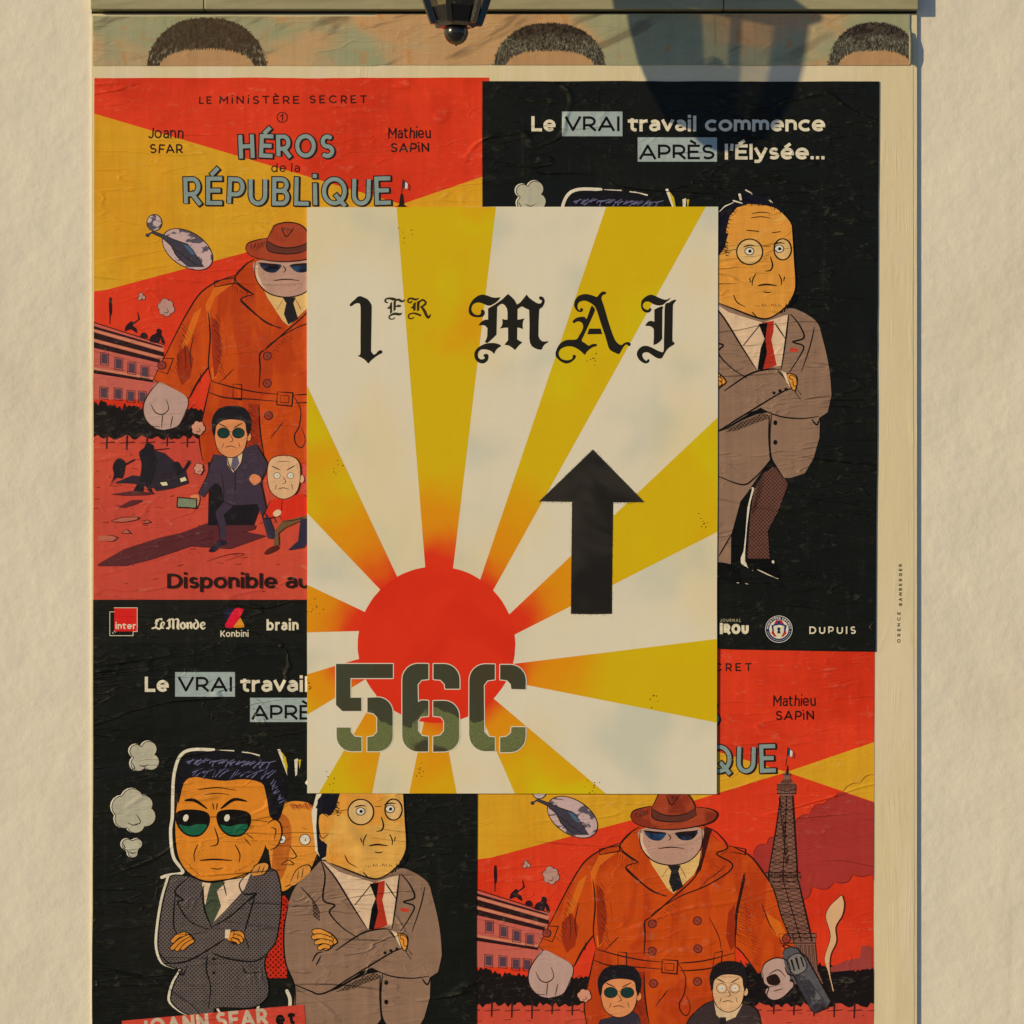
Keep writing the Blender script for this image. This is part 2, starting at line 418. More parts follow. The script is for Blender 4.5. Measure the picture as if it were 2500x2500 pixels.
def from_bm(name, bm, mat, parent=None, loc=(0, 0, 0), smooth=False, bevel=0):
    if bevel: bmesh.ops.bevel(bm, geom=list(bm.edges), offset=bevel, segments=2, affect='EDGES', profile=0.5)
    bmesh.ops.recalc_face_normals(bm, faces=list(bm.faces))
    me = bpy.data.meshes.new(name); bm.to_mesh(me); bm.free(); me.materials.append(mat)
    if smooth:
        for p in me.polygons: p.use_smooth = True
    o = bpy.data.objects.new(name, me); COL.objects.link(o); o.location = loc
    if parent: o.parent = parent
    return o
def surf(name, col, rough, bump=0.0, bscale=60, other=None, oscale=6, metal=0, spec=0.5, stretch=(1, 1, 1), amt=0.6, coat=0):
    m = bpy.data.materials.new(name); m.use_nodes = True; t = NT(m.node_tree); b = t.n['Principled BSDF']
    P = t.vmul(t.pos(), stretch); base = tuple(col)
    if other: base = t.mix(t.math('MULTIPLY', t.ss(t.noise(P, oscale, 5, 0.6, .3), 0.42, 0.66), amt), base, other)
    base = t.scale(base, t.math('MULTIPLY_ADD', t.noise(P, bscale * .7, 4, .6), .24, .88))
    t.l.new(base, b.inputs['Base Color']); b.inputs['Roughness'].default_value = rough; b.inputs['Metallic'].default_value = metal
    b.inputs['Specular IOR Level'].default_value = spec; b.inputs['Coat Weight'].default_value = coat
    if bump:
        bp = t.n.new('ShaderNodeBump'); bp.inputs['Strength'].default_value = 1; bp.inputs['Distance'].default_value = bump
        t.l.new(t.noise(P, bscale, 5, .6), bp.inputs['Height']); t.l.new(bp.outputs[0], b.inputs['Normal'])
    return m

# ------------------------------------------------------------------ the setting
m_plaster = bpy.data.materials.new('white_plaster'); m_plaster.use_nodes = True; t = NT(m_plaster.node_tree); bs = t.n['Principled BSDF']; P = t.pos()
col = t.mix(t.math('MULTIPLY', t.ss(t.noise(P, 3, 5, .6, .4), .42, .68), .45), (0.85, 0.85, 0.82), (0.74, 0.72, 0.67))
col = t.mix(t.math('MULTIPLY', t.ss(t.noise(t.vmul(P, (26, 1, 1.6)), 1, 5, .65, .3), .58, .74), .28), col, (0.52, 0.49, 0.43))
t.l.new(col, bs.inputs['Base Color']); bs.inputs['Roughness'].default_value = .85
hh = t.math('ADD', t.math('MULTIPLY', t.noise(P, 70, 6, .6), .0010), t.math('MULTIPLY', t.noise(P, 7, 3), .006))
bp = t.n.new('ShaderNodeBump'); bp.inputs['Strength'].default_value = 1; bp.inputs['Distance'].default_value = 1; t.l.new(hh, bp.inputs['Height']); t.l.new(bp.outputs[0], bs.inputs['Normal'])
m_pave = surf('pavement_stone', (0.24, 0.23, 0.21), 0.8, 0.002, 60, (0.16, 0.155, 0.15), 2)
m_board = surf('cream_painted_wood', C(150, 136, 96), 0.5, 0.0008, 40, C(126, 112, 78), 5, stretch=(1, 1, 6), amt=0.6)
m_panel = surf('cream_panel', C(200, 178, 132), 0.6, 0.0008, 50)
m_dark = surf('dark_gap', (0.02, 0.018, 0.015), 0.8)
bm = bmesh.new(); box_bm(bm, -9, wx(172), 0.004, 0.3, 0.0, 6); box_bm(bm, wx(1731), 9, 0.004, 0.3, 0.0, 6)
box_bm(bm, wx(172), wx(1731), 0.060, 0.3, 0.0, 6)
tag(from_bm('wall', bm, m_plaster), kind='structure')
bm = bmesh.new(); box_bm(bm, -60, 60, -60, 0.3, -0.3, 0.0)
tag(from_bm('pavement', bm, m_pave), kind='structure')

# hoarding: flat panel the paper is pasted on, a dark slot, and a proud fascia of boards above it
hb = tag(bpy.data.objects.new('hoarding', None), 'cream wooden hoarding under all the pasted posters, with a proud board rail on top', 'hoarding')
COL.objects.link(hb); hb.location = (wx(950), 0, 0)
def hoard(name, x0, x1, y0, y1, z0, z1, mat, bev=0.0):
    bm = bmesh.new(); cx, cz = (x0 + x1) / 2, (z0 + z1) / 2
    box_bm(bm, x0 - cx, x1 - cx, y0, y1, z0 - cz, z1 - cz)
    return from_bm(name, bm, mat, hb, (cx - hb.location.x, 0, cz), bevel=bev)
hoard('panel', wx(173), wx(1730), 0.0, 0.058, 0.5, wz(26), m_panel)
hoard('slot', wx(173), wx(1730), 0.014, 0.058, wz(25.9), wz(16), m_dark)
for a, b in ((173, 386), (387.6, 1363.4), (1365, 1730)):
    hoard('fascia_board', wx(a), wx(b), -0.0135, 0.058, wz(20.5), wz(-75), m_board, 0.0012)
hoard('upper_panel', wx(173), wx(1730), 0.0, 0.058, wz(-75.2), wz(-700), m_panel)

# ------------------------------------------------------------------ lantern
m_iron = surf('black_iron', (0.012, 0.012, 0.014), 0.22, 0.0004, 120, spec=0.6, coat=0.4)
m_glass = bpy.data.materials.new('lantern_glass'); m_glass.use_nodes = True; t = NT(m_glass.node_tree)
t.n.remove(t.n['Principled BSDF'])
tb = t.n.new('ShaderNodeBsdfTransparent'); tb.inputs[0].default_value = (0.80, 0.77, 0.68, 1)
gb = t.n.new('ShaderNodeBsdfGlossy'); gb.inputs['Roughness'].default_value = 0.12; db = t.n.new('ShaderNodeBsdfDiffuse'); db.inputs[0].default_value = (0.3, 0.27, 0.2, 1)
m1 = t.n.new('ShaderNodeMixShader'); m2 = t.n.new('ShaderNodeMixShader'); fr = t.n.new('ShaderNodeFresnel'); fr.inputs[0].default_value = 1.45
t.l.new(t.math('MULTIPLY_ADD', t.noise(t.pos(), 60, 4, .6), .35, .06), m1.inputs[0]); t.l.new(tb.outputs[0], m1.inputs[1]); t.l.new(db.outputs[0], m1.inputs[2])
t.l.new(fr.outputs[0], m2.inputs[0]); t.l.new(m1.outputs[0], m2.inputs[1]); t.l.new(gb.outputs[0], m2.inputs[2])
t.l.new(m2.outputs[0], t.n['Material Output'].inputs[0])
m_bulb = surf('amber_bulb', (0.75, 0.42, 0.12), 0.12, spec=0.6, coat=0.5)
LD = 0.23
lamp = bpy.data.objects.new('wall_lantern', None); COL.objects.link(lamp)
lamp.location = (-105.4 * (4 - LD) / 4 / K, -LD, Z0 + 904.5 * (4 - LD) / 4 / K)
tag(lamp, 'black iron lantern with glass panes and ball finial hanging before the hoarding', 'lantern')
prof = [(0.0105, 0.0322), (0.016, 0.0345), (0.034, 0.0410), (0.062, 0.0500), (0.092, 0.0570), (0.15, 0.0650), (0.205, 0.0690)]
NS = 6; A0 = R(17)
def ring(r, z, n=NS, a0=A0): return [(r * math.cos(a0 + 2 * math.pi * i / n), r * math.sin(a0 + 2 * math.pi * i / n), z) for i in range(n)]
def lathe(name, pr, mat, n=28, smooth=True, parent=lamp, a0=0.0):
    v = []; f = []
    for r, z in pr: v += ring(r, z, n, a0)
    for k in range(len(pr) - 1):
        for i in range(n): f.append((k * n + i, k * n + (i + 1) % n, (k + 1) * n + (i + 1) % n, (k + 1) * n + i))
    f.append(tuple(reversed(range(n)))); f.append(tuple(range((len(pr) - 1) * n, len(pr) * n)))
    return simple(name, mat, v, f, parent, smooth=smooth)
lathe('ball_finial', [(0.0012, -0.0190)] + [(0.0174 * math.cos(R(a)), 0.0174 * math.sin(R(a))) for a in range(-84, 70, 11)] + [(0.009, 0.0165)], m_iron)
lathe('collar', [(0.010, 0.0100), (0.0245, 0.0075), (0.0318, 0.0115), (0.0325, 0.0150), (0.0300, 0.0160), (0.0290, 0.0163)], m_iron, NS, False, a0=A0)
lathe('skirt', [(0.0300, 0.0160), (0.0375, 0.0355), (0.0355, 0.0358), (0.028, 0.0165)], m_iron, NS, False, a0=A0)
for i in range(NS):
    a = A0 + 2 * math.pi * i / NS; bm = bmesh.new(); rows = []
    for z, r in [(z, r) for z, r in prof]:
        c, s = math.cos(a), math.sin(a); hw = 0.0042 + 0.022 * max(0, 0.03 - z) ; dp = 0.0052
        rows.append([bm.verts.new(((r + q * dp) * c - p * hw * s, (r + q * dp) * s + p * hw * c, z)) for p, q in ((-1, -1), (1, -1), (0.8, 1), (-0.8, 1))])
    for u, w_ in zip(rows, rows[1:]):
        for k in range(4): bm.faces.new((u[k], u[(k + 1) % 4], w_[(k + 1) % 4], w_[k]))
    bm.faces.new(rows[0]); bm.faces.new(rows[-1])
    from_bm('rib', bm, m_iron, lamp, bevel=0.0007)
    b = A0 + 2 * math.pi * (i + 1) / NS; v = []; f = []
    for z, r in prof[2:]:
        v += [((r - 0.002) * math.cos(a), (r - 0.002) * math.sin(a), z), ((r - 0.002) * math.cos(b), (r - 0.002) * math.sin(b), z)]
    f = [(2 * k, 2 * k + 1, 2 * k + 3, 2 * k + 2) for k in range(len(v) // 2 - 1)]
    simple('pane', m_glass, v, f, lamp)
lathe('roof', [(0.064, 0.204), (0.084, 0.206), (0.086, 0.214), (0.074, 0.226), (0.052, 0.262), (0.030, 0.290), (0.022, 0.296), (0.026, 0.306), (0.018, 0.318), (0.007, 0.33)], m_iron, NS, False, a0=A0)
lathe('candle_holder', [(0.016, 0.020), (0.016, 0.024), (0.0065, 0.027), (0.0065, 0.052), (0.010, 0.054), (0.010, 0.057)], m_iron, 16)
lathe('bulb', [(0.0065, 0.057), (0.011, 0.072), (0.0135, 0.088), (0.010, 0.106), (0.003, 0.122)], m_bulb, 20)
bm = bmesh.new()
path = [(0, 0.325), (0, 0.40)] + [(0.23 * (1 - math.cos(R(q))) * 0.5 * 0 + 0.06 - 0.06 * math.cos(R(q)), 0.40 + 0.06 * math.sin(R(q))) for q in range(10, 91, 10)] + [(0.12, 0.46), (0.19, 0.455), (0.231, 0.45)]
rows = []
for k, (yy, zz) in enumerate(path):
    p, q = path[max(k - 1, 0)], path[min(k + 1, len(path) - 1)]; dy, dz = q[0] - p[0], q[1] - p[1]; L = math.hypot(dy, dz); ny, nz = -dz / L, dy / L
    rows.append([bm.verts.new((0.006 * math.cos(2 * math.pi * i / 10), yy + ny * 0.006 * math.sin(2 * math.pi * i / 10), zz + nz * 0.006 * math.sin(2 * math.pi * i / 10))) for i in range(10)])
for u, w_ in zip(rows, rows[1:]):
    for i in range(10): bm.faces.new((u[i], u[(i + 1) % 10], w_[(i + 1) % 10], w_[i]))
from_bm('bracket_arm', bm, m_iron, lamp, smooth=True)
bm = bmesh.new(); box_bm(bm, -0.03, 0.03, 0.2155, 0.2295, 0.40, 0.52); from_bm('wall_plate', bm, m_iron, lamp, bevel=0.003)

# ------------------------------------------------------------------ papers
c1, c2, c3, c4 = tr(.4, 185.5, 0), tr(.424, 927.4, 0), tr(.216, 185.5, 386.4), tr(.24796, 185.5, 772.8)
c5, c6 = tr(.4, 185.5, 1221), tr(.448, 881, 1452.9)
d1, d2, d3 = tr(.408, 571.9, 386.4), tr(.408, 571.9, 772.8), tr(.408, 571.9, 1143.7)
d4, d5, d6 = tr(.23205, 1313.8, 324.6), tr(.24003, 1313.8, 741.9), tr(.224, 1313.8, 1190.1)
l1, l2, l3 = tr(.212, 193.2, 1128.3), tr(.208, 1344.7, 1151.5), tr(.24, 185.5, 1839.3)
g1, gM, gA, gI = tr(.096, 649.2, 541), tr(.088, 873.3, 533.2), tr(.088, 1035.6, 533.2), tr(.084, 1190.1, 533.2)
BLK, CREAM = C(34, 32, 28), C(226, 202, 154)

m_sheet = ink(C(206, 182, 136), 'sheet', blotch(C(222, 186, 148), 9, .48, .66, (1.6, 1, .35), .7), 'margin')
margin = Poster('margin_sheet', 'large cream paper sheet behind the comic posters, bare along the top and right side', 'paper sheet',
                [(176, 122), (1722.5, 122), (1725, 2250), (176, 2250)], 0.0006, m_sheet, 'sheet', amp=1.2, seed=3)
vt = lambda x, y: (1697 - 0 + y * 1.0, x)      # writing turned to read upwards
def vert(s, y0, y1, xb, cap, w, **k):
    L = y0 - y1
    return text(s, 0, L, 0, cap, w, hand=True, xf=lambda a, b: (xb + b, y0 - a), **k)
margin.words('handwriting', BLK, [(vert('BAMBERGER', 1143, 1064, 1702, 6.4, 1.5, jit=.12, gap=.6, seed=4), 'small black handwriting BAMBERGER'), (vert('ORENCE', 1213, 1155, 1699, 6.4, 1.5, jit=.12, gap=.6, seed=9), 'small black handwriting ORENCE')])
right = Poster('margin_strip', 'narrow cream paper strip at the far right edge, beyond a thin dark seam', 'paper sheet',
               [(1723.5, 122), (1730, 122), (1730, 2250), (1726, 2250)], 0.0003, m_sheet, 'sheet', amp=0.0, seed=8)

# strip of three cut-off portrait posters under the fascia
def hairhook(t, col):
    P = t.pos(); n = t.noise(t.vmul(P, (330, 1, 150)), 1, 3, .75, 1.5); s = t.sep(P)
    g = t.ss(t.math('ADD', s[2], t.math('MULTIPLY', t.noise(P, 30, 2), .03)), wz(58) + .015, wz(82) + .015)
    f = t.math('MULTIPLY', t.ss(n, .47, .58), g); m = t.mix(t.ss(n, .58, .66), C(104, 98, 78), C(138, 130, 104))
    return t.mix(f, t.mix(t.ss(t.noise(P, 240, 2), .4, .6), tuple(col), C(44, 36, 30)), m)
def darkhair(t, col):
    P = t.pos(); n = t.noise(t.vmul(P, (220, 1, 110)), 1, 4, .75); s = t.sep(P)
    g = t.ss(t.math('ADD', s[2], t.math('MULTIPLY', t.noise(P, 30, 2), .03)), wz(84) + .015, wz(104) + .015)
    m = t.mix(t.ss(n, .42, .6), tuple(col), C(78, 62, 44)); return t.mix(t.math('MULTIPLY', t.ss(n, .52, .6), g), m, C(128, 118, 92))
def bghook(t, col):
    P = t.pos(); a = t.mix(t.ss(t.noise(t.vmul(P, (3.2, 1, 5)), 1, 3, .5, .5), .44, .56), tuple(col), C(182, 138, 92))
    a = t.mix(t.math('MULTIPLY', t.ss(t.noise(t.vmul(P, (5, 1, 12), (1, 0, 6)), 1, 3, .5, .5), .52, .64), .6), a, C(132, 134, 96))
    r = t.n.new('ShaderNodeVectorRotate'); r.rotation_type = 'Y_AXIS'; r.inputs['Angle'].default_value = R(24); t.l.new(P, r.inputs['Vector'])
    a = t.mix(t.math('MULTIPLY', t.ss(t.noise(t.vmul(r.outputs[0], (5, 1, 34), (4, 0, 2)), 1, 3, .6, .9), .54, .68), .6), a, C(92, 74, 54))
    return t.mix(t.math('MULTIPLY', t.ss(t.noise(t.vmul(P, (30, 1, 25), (9, 0, 0)), 1, 5, .75, .8), .56, .68), .6), a, C(184, 112, 52))
def portrait(x0, x1, y0, y1, hx, top, bot, hw, label, seed, hc, y):
    p = Poster('portrait_poster', label, 'poster', [(x0, y0), (x1, y0), (x1, y1), (x0, y1)], y, ink(C(148, 140, 102), 'worn', bghook, 'sky'), 'worn', amp=0.6, seed=seed, group='portrait posters cut off under the board rail')
    rnd = random.Random(seed)
    edge = lambda u: bot - (bot - top) * (1 - abs(u) ** 2.5) ** .62
    inn = lambda u: bot + 1 - (bot - top) * .40 * (1 - min(1, abs(u)) ** 3) ** .6
    blob = [(hx + hw * u, edge(u)) for u in [-1 + i / 20 for i in range(41)]] + [(hx + hw * .80 * u, inn(u)) for u in [1 - i / 12 for i in range(25)]]
    fore = p.add('forehead', C(172, 128, 84), [[(hx + hw * .84 * u, inn(u) - 6) for u in [-1 + i / 12 for i in range(25)]] + [(hx + hw * .84, y1 + 4), (hx - hw * .84, y1 + 4)]])
    tufts = []
    for k in range(520):      # short hairs that fray both edges of the cap of hair
        u = rnd.uniform(-1, 1); outer = rnd.random() < .45
        if outer: x, y_ = hx + hw * u, edge(u) + 1; L = rnd.uniform(2, 4.5); dx, dy = u * L * .9, -L * (1 - abs(u) * .5)
        else: x, y_ = hx + hw * .80 * u, inn(u) - 1; L = rnd.uniform(2, 6); dx, dy = rnd.uniform(-1.5, 1.5), L
        tufts += brush([(x, y_), (x + dx, y_ + dy)], [1.7, .5], False)
    hh = hairhook if seed != 21 else darkhair
    hair = p.add('hair_strands', hc, [blob] + tufts, hook=hh, key='hair%d' % (seed == 21))
    return p
portrait(176, 711.5, 31, 124.5, 390, 35, 126, 114, 'leftmost cut-off portrait poster, showing only the top of a short dark-haired head', 21, C(62, 48, 34), 0.0013)
portrait(711, 1349, 27, 123, 1037, 45, 124, 106, 'middle cut-off portrait poster, grey-flecked hair top between lantern and its shadow', 22, C(70, 58, 44), 0.0016)
portrait(1349.5, 1716, 27.5, 123.5, 1650, 44, 124, 88, 'rightmost cut-off portrait poster with grey curly hair, beside the curled paper end', 23, C(70, 60, 48), 0.0019)
cur = []
cf = []
for k in range(13):
    a = R(k * 17); r = 5.5 - k * .14
    for zz, q in ((60, 0), (84, 1.0), (106, 1.0), (121, .4)): cur.append((wx(1715 + r * math.sin(a) * (0.6 + .4 * q)), -0.002 - (r - r * math.cos(a)) / K * (0.5 + .5 * q), wz(zz + k * .15)))
for k in range(12):
    for j in range(3): cf.append((k * 4 + j, k * 4 + j + 1, k * 4 + j + 5, k * 4 + j + 4))
ce = simple('curled_edge', ink(C(150, 136, 104), 'worn'), [(x - wx(1715), y, z - wz(90)) for x, y, z in cur], cf, None, (wx(1715), 0, wz(90)), True)
tag(ce, 'curled pale paper end peeling at the right end of the portrait strip', 'torn paper')

# ------------------------------------------------------------------ hand-sprayed sunrise poster in front
SC = (823.5, 1216.0)
def sprayhook(t, col):
    P = t.pos(); s = t.sep(P)
    dx = t.math('SUBTRACT', s[0], wx(SC[0])); dz = t.math('SUBTRACT', s[2], wz(SC[1]))
    r = t.math('MULTIPLY', t.math('SQRT', t.math('ADD', t.math('MULTIPLY', dx, dx), t.math('MULTIPLY', dz, dz))), K)
    n1 = t.noise(P, 7, 3, .55); n2 = t.noise(P, 900, 2, .6)
    r = t.math('ADD', r, t.math('MULTIPLY', t.math('SUBTRACT', n1, .5), 150))
    r = t.math('ADD', r, t.math('MULTIPLY', t.math('SUBTRACT', n2, .5), 26))
    # downwards the red mist is thinner
    r = t.math('ADD', r, t.math('MULTIPLY', t.ss(dz, -.02, -.16), 55))
    red, ora, yel, gre = C(222, 50, 28), C(212, 130, 6), C(200, 160, 6), C(198, 168, 8)
    a = t.mix(t.ss(r, 150, 235), red, ora); a = t.mix(t.ss(r, 235, 370), a, yel)
    n3 = t.ss(t.noise(P, 5.5, 3, .55, .3), .5, .66)
    a = t.mix(t.math('MULTIPLY', n3, t.ss(r, 260, 400)), a, gre)
    n4 = t.ss(t.noise(t.vmul(P, (1, 1, 1), (7, 2, 4)), 6, 3, .5, .2), .55, .7)
    return t.mix(t.math('MULTIPLY', n4, .55), a, ora)
def whitehook(t, col):
    P = t.pos(); n = t.ss(t.noise(P, 7.5, 2, .45, .1), .50, .74); n2 = t.ss(t.noise(P, 3, 2, .5), .45, .6)
    n3 = t.noise(P, 1100, 2, .6)
    n = t.math('MULTIPLY', n, t.math('MULTIPLY_ADD', n3, .7, .35))
    return t.mix(t.math('MULTIPLY', n, .62), t.mix(n2, tuple(col), C(214, 188, 144)), C(164, 168, 146))
TQ = [(579.3, 391.5), (1354.6, 390.5), (1351.8, 1497.5), (580, 1496)]
mw = ink(C(217, 198, 158), 'fresh', whitehook, 'mist')
sp = Poster('sunrise_poster', 'crisp white poster with red sun, yellow rays, black arrow and gothic 1er MAI', 'poster', TQ, 0.0042, mw, 'fresh', amp=0.6, seed=31, back=0.0020)
def out_of(p): return p
rays = [
 [(748, 385), (936.6, 385), (855, 1072), (850, 1110), (806, 1110), (802.6, 1072)],
 [(1145.3, 385), (1334.5, 385), (931, 1112.5), (915, 1130), (897, 1115), (906.5, 1092)],
 [(1360, 781.5), (1360, 1000), (971, 1197), (950, 1190), (945, 1175), (962.8, 1157)],
 [(1360, 1204.2), (1360, 1364.6), (955, 1284.5), (940, 1270), (945, 1253), (970, 1252)],
 [(933, 1319), (1152, 1504.5), (974.6, 1504), (914.6, 1366), (898, 1325), (915, 1303)],
 [(770.5, 1504), (863, 1504), (835, 1357), (830, 1330), (806, 1330), (801, 1357)],
 [(597, 1504), (700.6, 1504), (733, 1340), (745, 1315), (722, 1300), (711, 1311)],
 [(573, 1274), (674, 1243.7), (695, 1240), (700, 1270), (688, 1282), (633, 1316), (573, 1352)],
 [(573, 1100), (691, 1155.5), (710, 1160), (705, 1188), (676, 1190.3), (573, 1193)],
 [(573, 722), (580, 729), (749.4, 1088), (755, 1115), (735, 1125), (718, 1112.7), (573, 961)],
]
mray = ink(C(196, 156, 6), 'fresh', sprayhook, 'spray')
sun_o = None
for r_ in rays: sp.add('ray', None, [r_], mat=mray)
fuzz = random.Random(2)
disc = [(SC[0] + (148.5 + fuzz.uniform(-.3, .3)) * math.cos(2 * math.pi * i / 96), SC[1] + (147.5 + fuzz.uniform(-.3, .3)) * math.sin(2 * math.pi * i / 96)) for i in range(96)]
sp.add('sun_disc', C(219, 48, 28), [disc], hook=blotch(C(204, 44, 26), 6, .45, .65), key='disc')
# speckles
cl = [(d1(480, 115), 7), (d1(1340, 715), 8), (d2(155, 270), 6), (d2(1845, 525), 8), (d2(65, 925), 9), (d3(30, 385), 9), (d3(125, 795), 6), (d3(540, 768), 9), (d3(1340, 845), 14), (d3(1630, 430), 6)]
sk = []
for (q,), n in cl:
    for _ in range(n): sk += [circ(q[0] + fuzz.gauss(0, 7), q[1] + fuzz.gauss(0, 9), fuzz.uniform(.8, 1.45), 7)]
sp.add('speckles', C(92, 60, 12), sk)
sprayblk = blotch(C(52, 46, 40), 9, .45, .62, amt=.8)
sp.add('arrow', C(35, 32, 30), [[(1118.6, 848), (1216.2, 947.6), (1157, 948), (1155, 1090), (1154.6, 1158), (1116, 1159), (1077, 1158), (1077.6, 1080), (1079, 947), (1017, 946)]], hook=sprayblk, key='arrow')
mist = []
for _ in range(900):   # fine overspray round the arrow and the letters
    a = fuzz.random(); ex = fuzz.choice([(1078.3, 947, 1077, 1158), (1156.5, 948, 1154.6, 1158), (1118.6, 848, 1216, 947.6), (1118.6, 848, 1017, 946), (1077, 1158, 1155, 1158), (1017, 946, 1079, 947), (1157, 948, 1216, 948)])
    mist.append(circ(ex[0] + (ex[2] - ex[0]) * a + fuzz.gauss(0, 1.7), ex[1] + (ex[3] - ex[1]) * a + fuzz.gauss(0, 1.7), fuzz.uniform(.25, .6), 4))
sp.add('overspray', C(70, 62, 50), mist)
# blackletter, letter by letter
def poly_s(pts, corner=(), n=3): return [pts]
one = g1(115,355,150,310,215,255,265,205,310,188,350,195,400,218,450,240,500,290,530,340,545,385,543,600,538,900,532,1240,545,1290,575,1330,600,1335,630,1315,665,1275,700,1252,730,1250,752,1272,755,1295,735,1315,690,1335,630,1375,570,1420,520,1465,485,1508,462,1495,415,1445,350,1400,300,1378,270,1365,285,1355,310,1340,325,1290,325,1000,328,500,322,370,305,335,280,328,240,332,200,350,165,375,135,388,118,380)
M1 = gM(800,318,770,322,700,328,620,318,560,295,500,275,430,262,340,280,250,340,180,420,135,520,125,610,145,680,200,725,270,745,350,747,420,735,460,690,470,635,450,600,415,585,388,600,390,640,375,680,330,700,270,690,215,655,185,600,185,545,210,485,260,445,320,432,390,440,460,470,530,495,590,495,650,465,720,420,780,360)
M2 = gM(540,560,600,525,680,480,760,425,850,360,920,290,968,248,1030,300,1100,370,1160,475,1230,430,1300,345,1365,260,1420,330,1500,390,1570,435,1630,455,1670,448,1695,415,1690,385,1650,370,1628,335,1640,305,1690,298,1735,335,1755,395,1740,470,1700,535,1640,570,1632,650,1622,900,1618,1150,1650,1220,1700,1262,1760,1268,1830,1258,1822,1285,1760,1320,1715,1375,1690,1440,1620,1440,1550,1415,1480,1370,1440,1300,1425,1200,1428,900,1420,590,1350,560,1270,515,1220,535,1170,575,1168,800,1240,790,1320,770,1290,830,1278,900,1285,1000,1225,978,1165,968,1162,1220,1210,1250,1275,1285,1215,1335,1165,1390,1115,1450,1060,1400,990,1355,890,1335,930,1285,968,1240,968,970,890,972,790,990,830,940,850,880,845,780,900,800,955,800,958,650,945,560,900,490,850,458,800,470,735,525,730,700,720,1120,660,1180,590,1245,530,1295,490,1295,475,1270,505,1210,522,1150,528,980,480,930,420,915,335,920,370,870,420,825,490,795,540,800)
M3 = gM(820,1360,760,1320,680,1300,600,1298,500,1310,400,1350,310,1410,260,1480,245,1560,265,1640,320,1705,400,1735,470,1725,530,1670,550,1600,540,1550,500,1528,455,1545,440,1580,470,1605,450,1640,390,1650,340,1620,320,1570,325,1510,370,1450,430,1435,510,1440,590,1465,640,1500,668,1528,710,1450,760,1400)
A1 = gA(1030,310,1080,250,1130,205,1190,195,1228,222,1200,255,1150,275,1130,310,1128,370,1180,520,1260,800,1340,1050,1400,1200,1440,1270,1500,1325,1560,1340,1610,1300,1680,1278,1730,1290,1750,1330,1720,1368,1680,1340,1640,1335,1590,1390,1550,1460,1500,1535,1420,1510,1340,1470,1290,1420,1260,1340,1200,1130,1120,900,1040,650,990,530,930,470,860,425,780,395,700,400,640,430,612,490,615,550,640,590,670,595,670,560,700,548,730,580,715,620,665,638,610,618,560,560,538,480,560,380,620,300,700,262,790,250,880,265,960,290)
A2 = gA(905,515,950,530,985,580,970,640,900,800,800,1020,740,1150,700,1250,770,1300,850,1355,920,1325,1010,1318,1025,1355,1000,1372,940,1385,860,1440,800,1500,765,1550,700,1490,620,1430,530,1385,430,1368,330,1385,250,1430,210,1500,215,1570,260,1630,330,1660,400,1668,470,1650,510,1610,505,1575,530,1550,575,1570,565,1620,520,1670,460,1715,380,1738,290,1715,210,1660,150,1590,140,1520,170,1420,230,1320,310,1260,400,1230,580,1222,640,1150,700,1050,730,970,725,900,690,855,640,838,590,842,540,872,510,858,515,820,570,770,640,745,720,735,770,745,810,775)
A3 = gA(860,990,1105,990,1140,1108,820,1112)
I1 = gI(890,345,830,375,770,390,700,370,620,340,540,300,470,278,400,285,320,330,250,400,225,490,235,580,280,650,350,680,420,665,458,610,435,570,410,590,385,618,340,610,290,580,265,530,275,480,310,440,360,430,420,440,490,480,560,510,640,518,720,500,790,440,850,395)
I2 = gI(525,610,600,570,690,535,728,560,705,600,702,900,700,1265,650,1330,580,1380,510,1405,505,1395,515,1200,512,1050,480,1010,420,980,320,975,350,920,400,870,450,862,525,880)
I3 = gI(765,510,850,455,940,400,1015,390,985,440,950,490,940,560,935,900,930,1290,950,1330,980,1375,940,1410,860,1460,800,1520,740,1620,690,1700,620,1708,550,1680,460,1620,390,1575,320,1570,260,1600,260,1670,300,1730,350,1760,385,1720,415,1745,400,1790,330,1820,250,1790,180,1730,135,1640,140,1560,190,1480,270,1430,370,1425,460,1460,560,1510,640,1545,730,1550,740,1300,750,900)
def crisp(p): return [sm(p, 3, True)]
letters = [('1', crisp(one)), ('M', crisp(M1) + [M2] + crisp(M3)), ('A', crisp(A1) + crisp(A2) + [A3]), ('I', crisp(I1) + [I2] + crisp(I3))]
for nm, ps in letters: sp.add('letter', C(35, 33, 30), ps, label='black gothic stencil ' + ('figure ' if nm == '1' else 'letter ') + nm)
def B(f, w, *p): return brush(sm(f(*p), 4), [w * .096] * (len(sm(f(*p), 4))), True, 6)
def bv(f, k, *t3):
    pts = [(*f(t3[i], t3[i + 1])[0], t3[i + 2] * k) for i in range(0, len(t3), 3)]; q = sm(pts, 4)
    return brush([a[:2] for a in q], [a[2] for a in q], True, 6)
eE = bv(g1,.096, 850,315,30, 815,300,34, 810,265,34, 850,235,34, 910,235,46, 980,250,60, 1020,238,14) + bv(g1,.096, 985,300,20, 1060,255,40, 1120,285,50, 1170,290,24, 1180,262,26) \
   + [g1(905,330,945,300,945,510,905,535), g1(972,300,1018,280,1015,450,972,495), g1(840,435,905,370,905,440), g1(1015,385,1065,355,1120,365,1120,395,1070,405,1015,400)] \
   + bv(g1,.096, 1140,520,10, 1090,545,50, 1000,535,50, 920,560,34, 885,600,28, 905,635,26, 960,640,22, 1000,610,16)
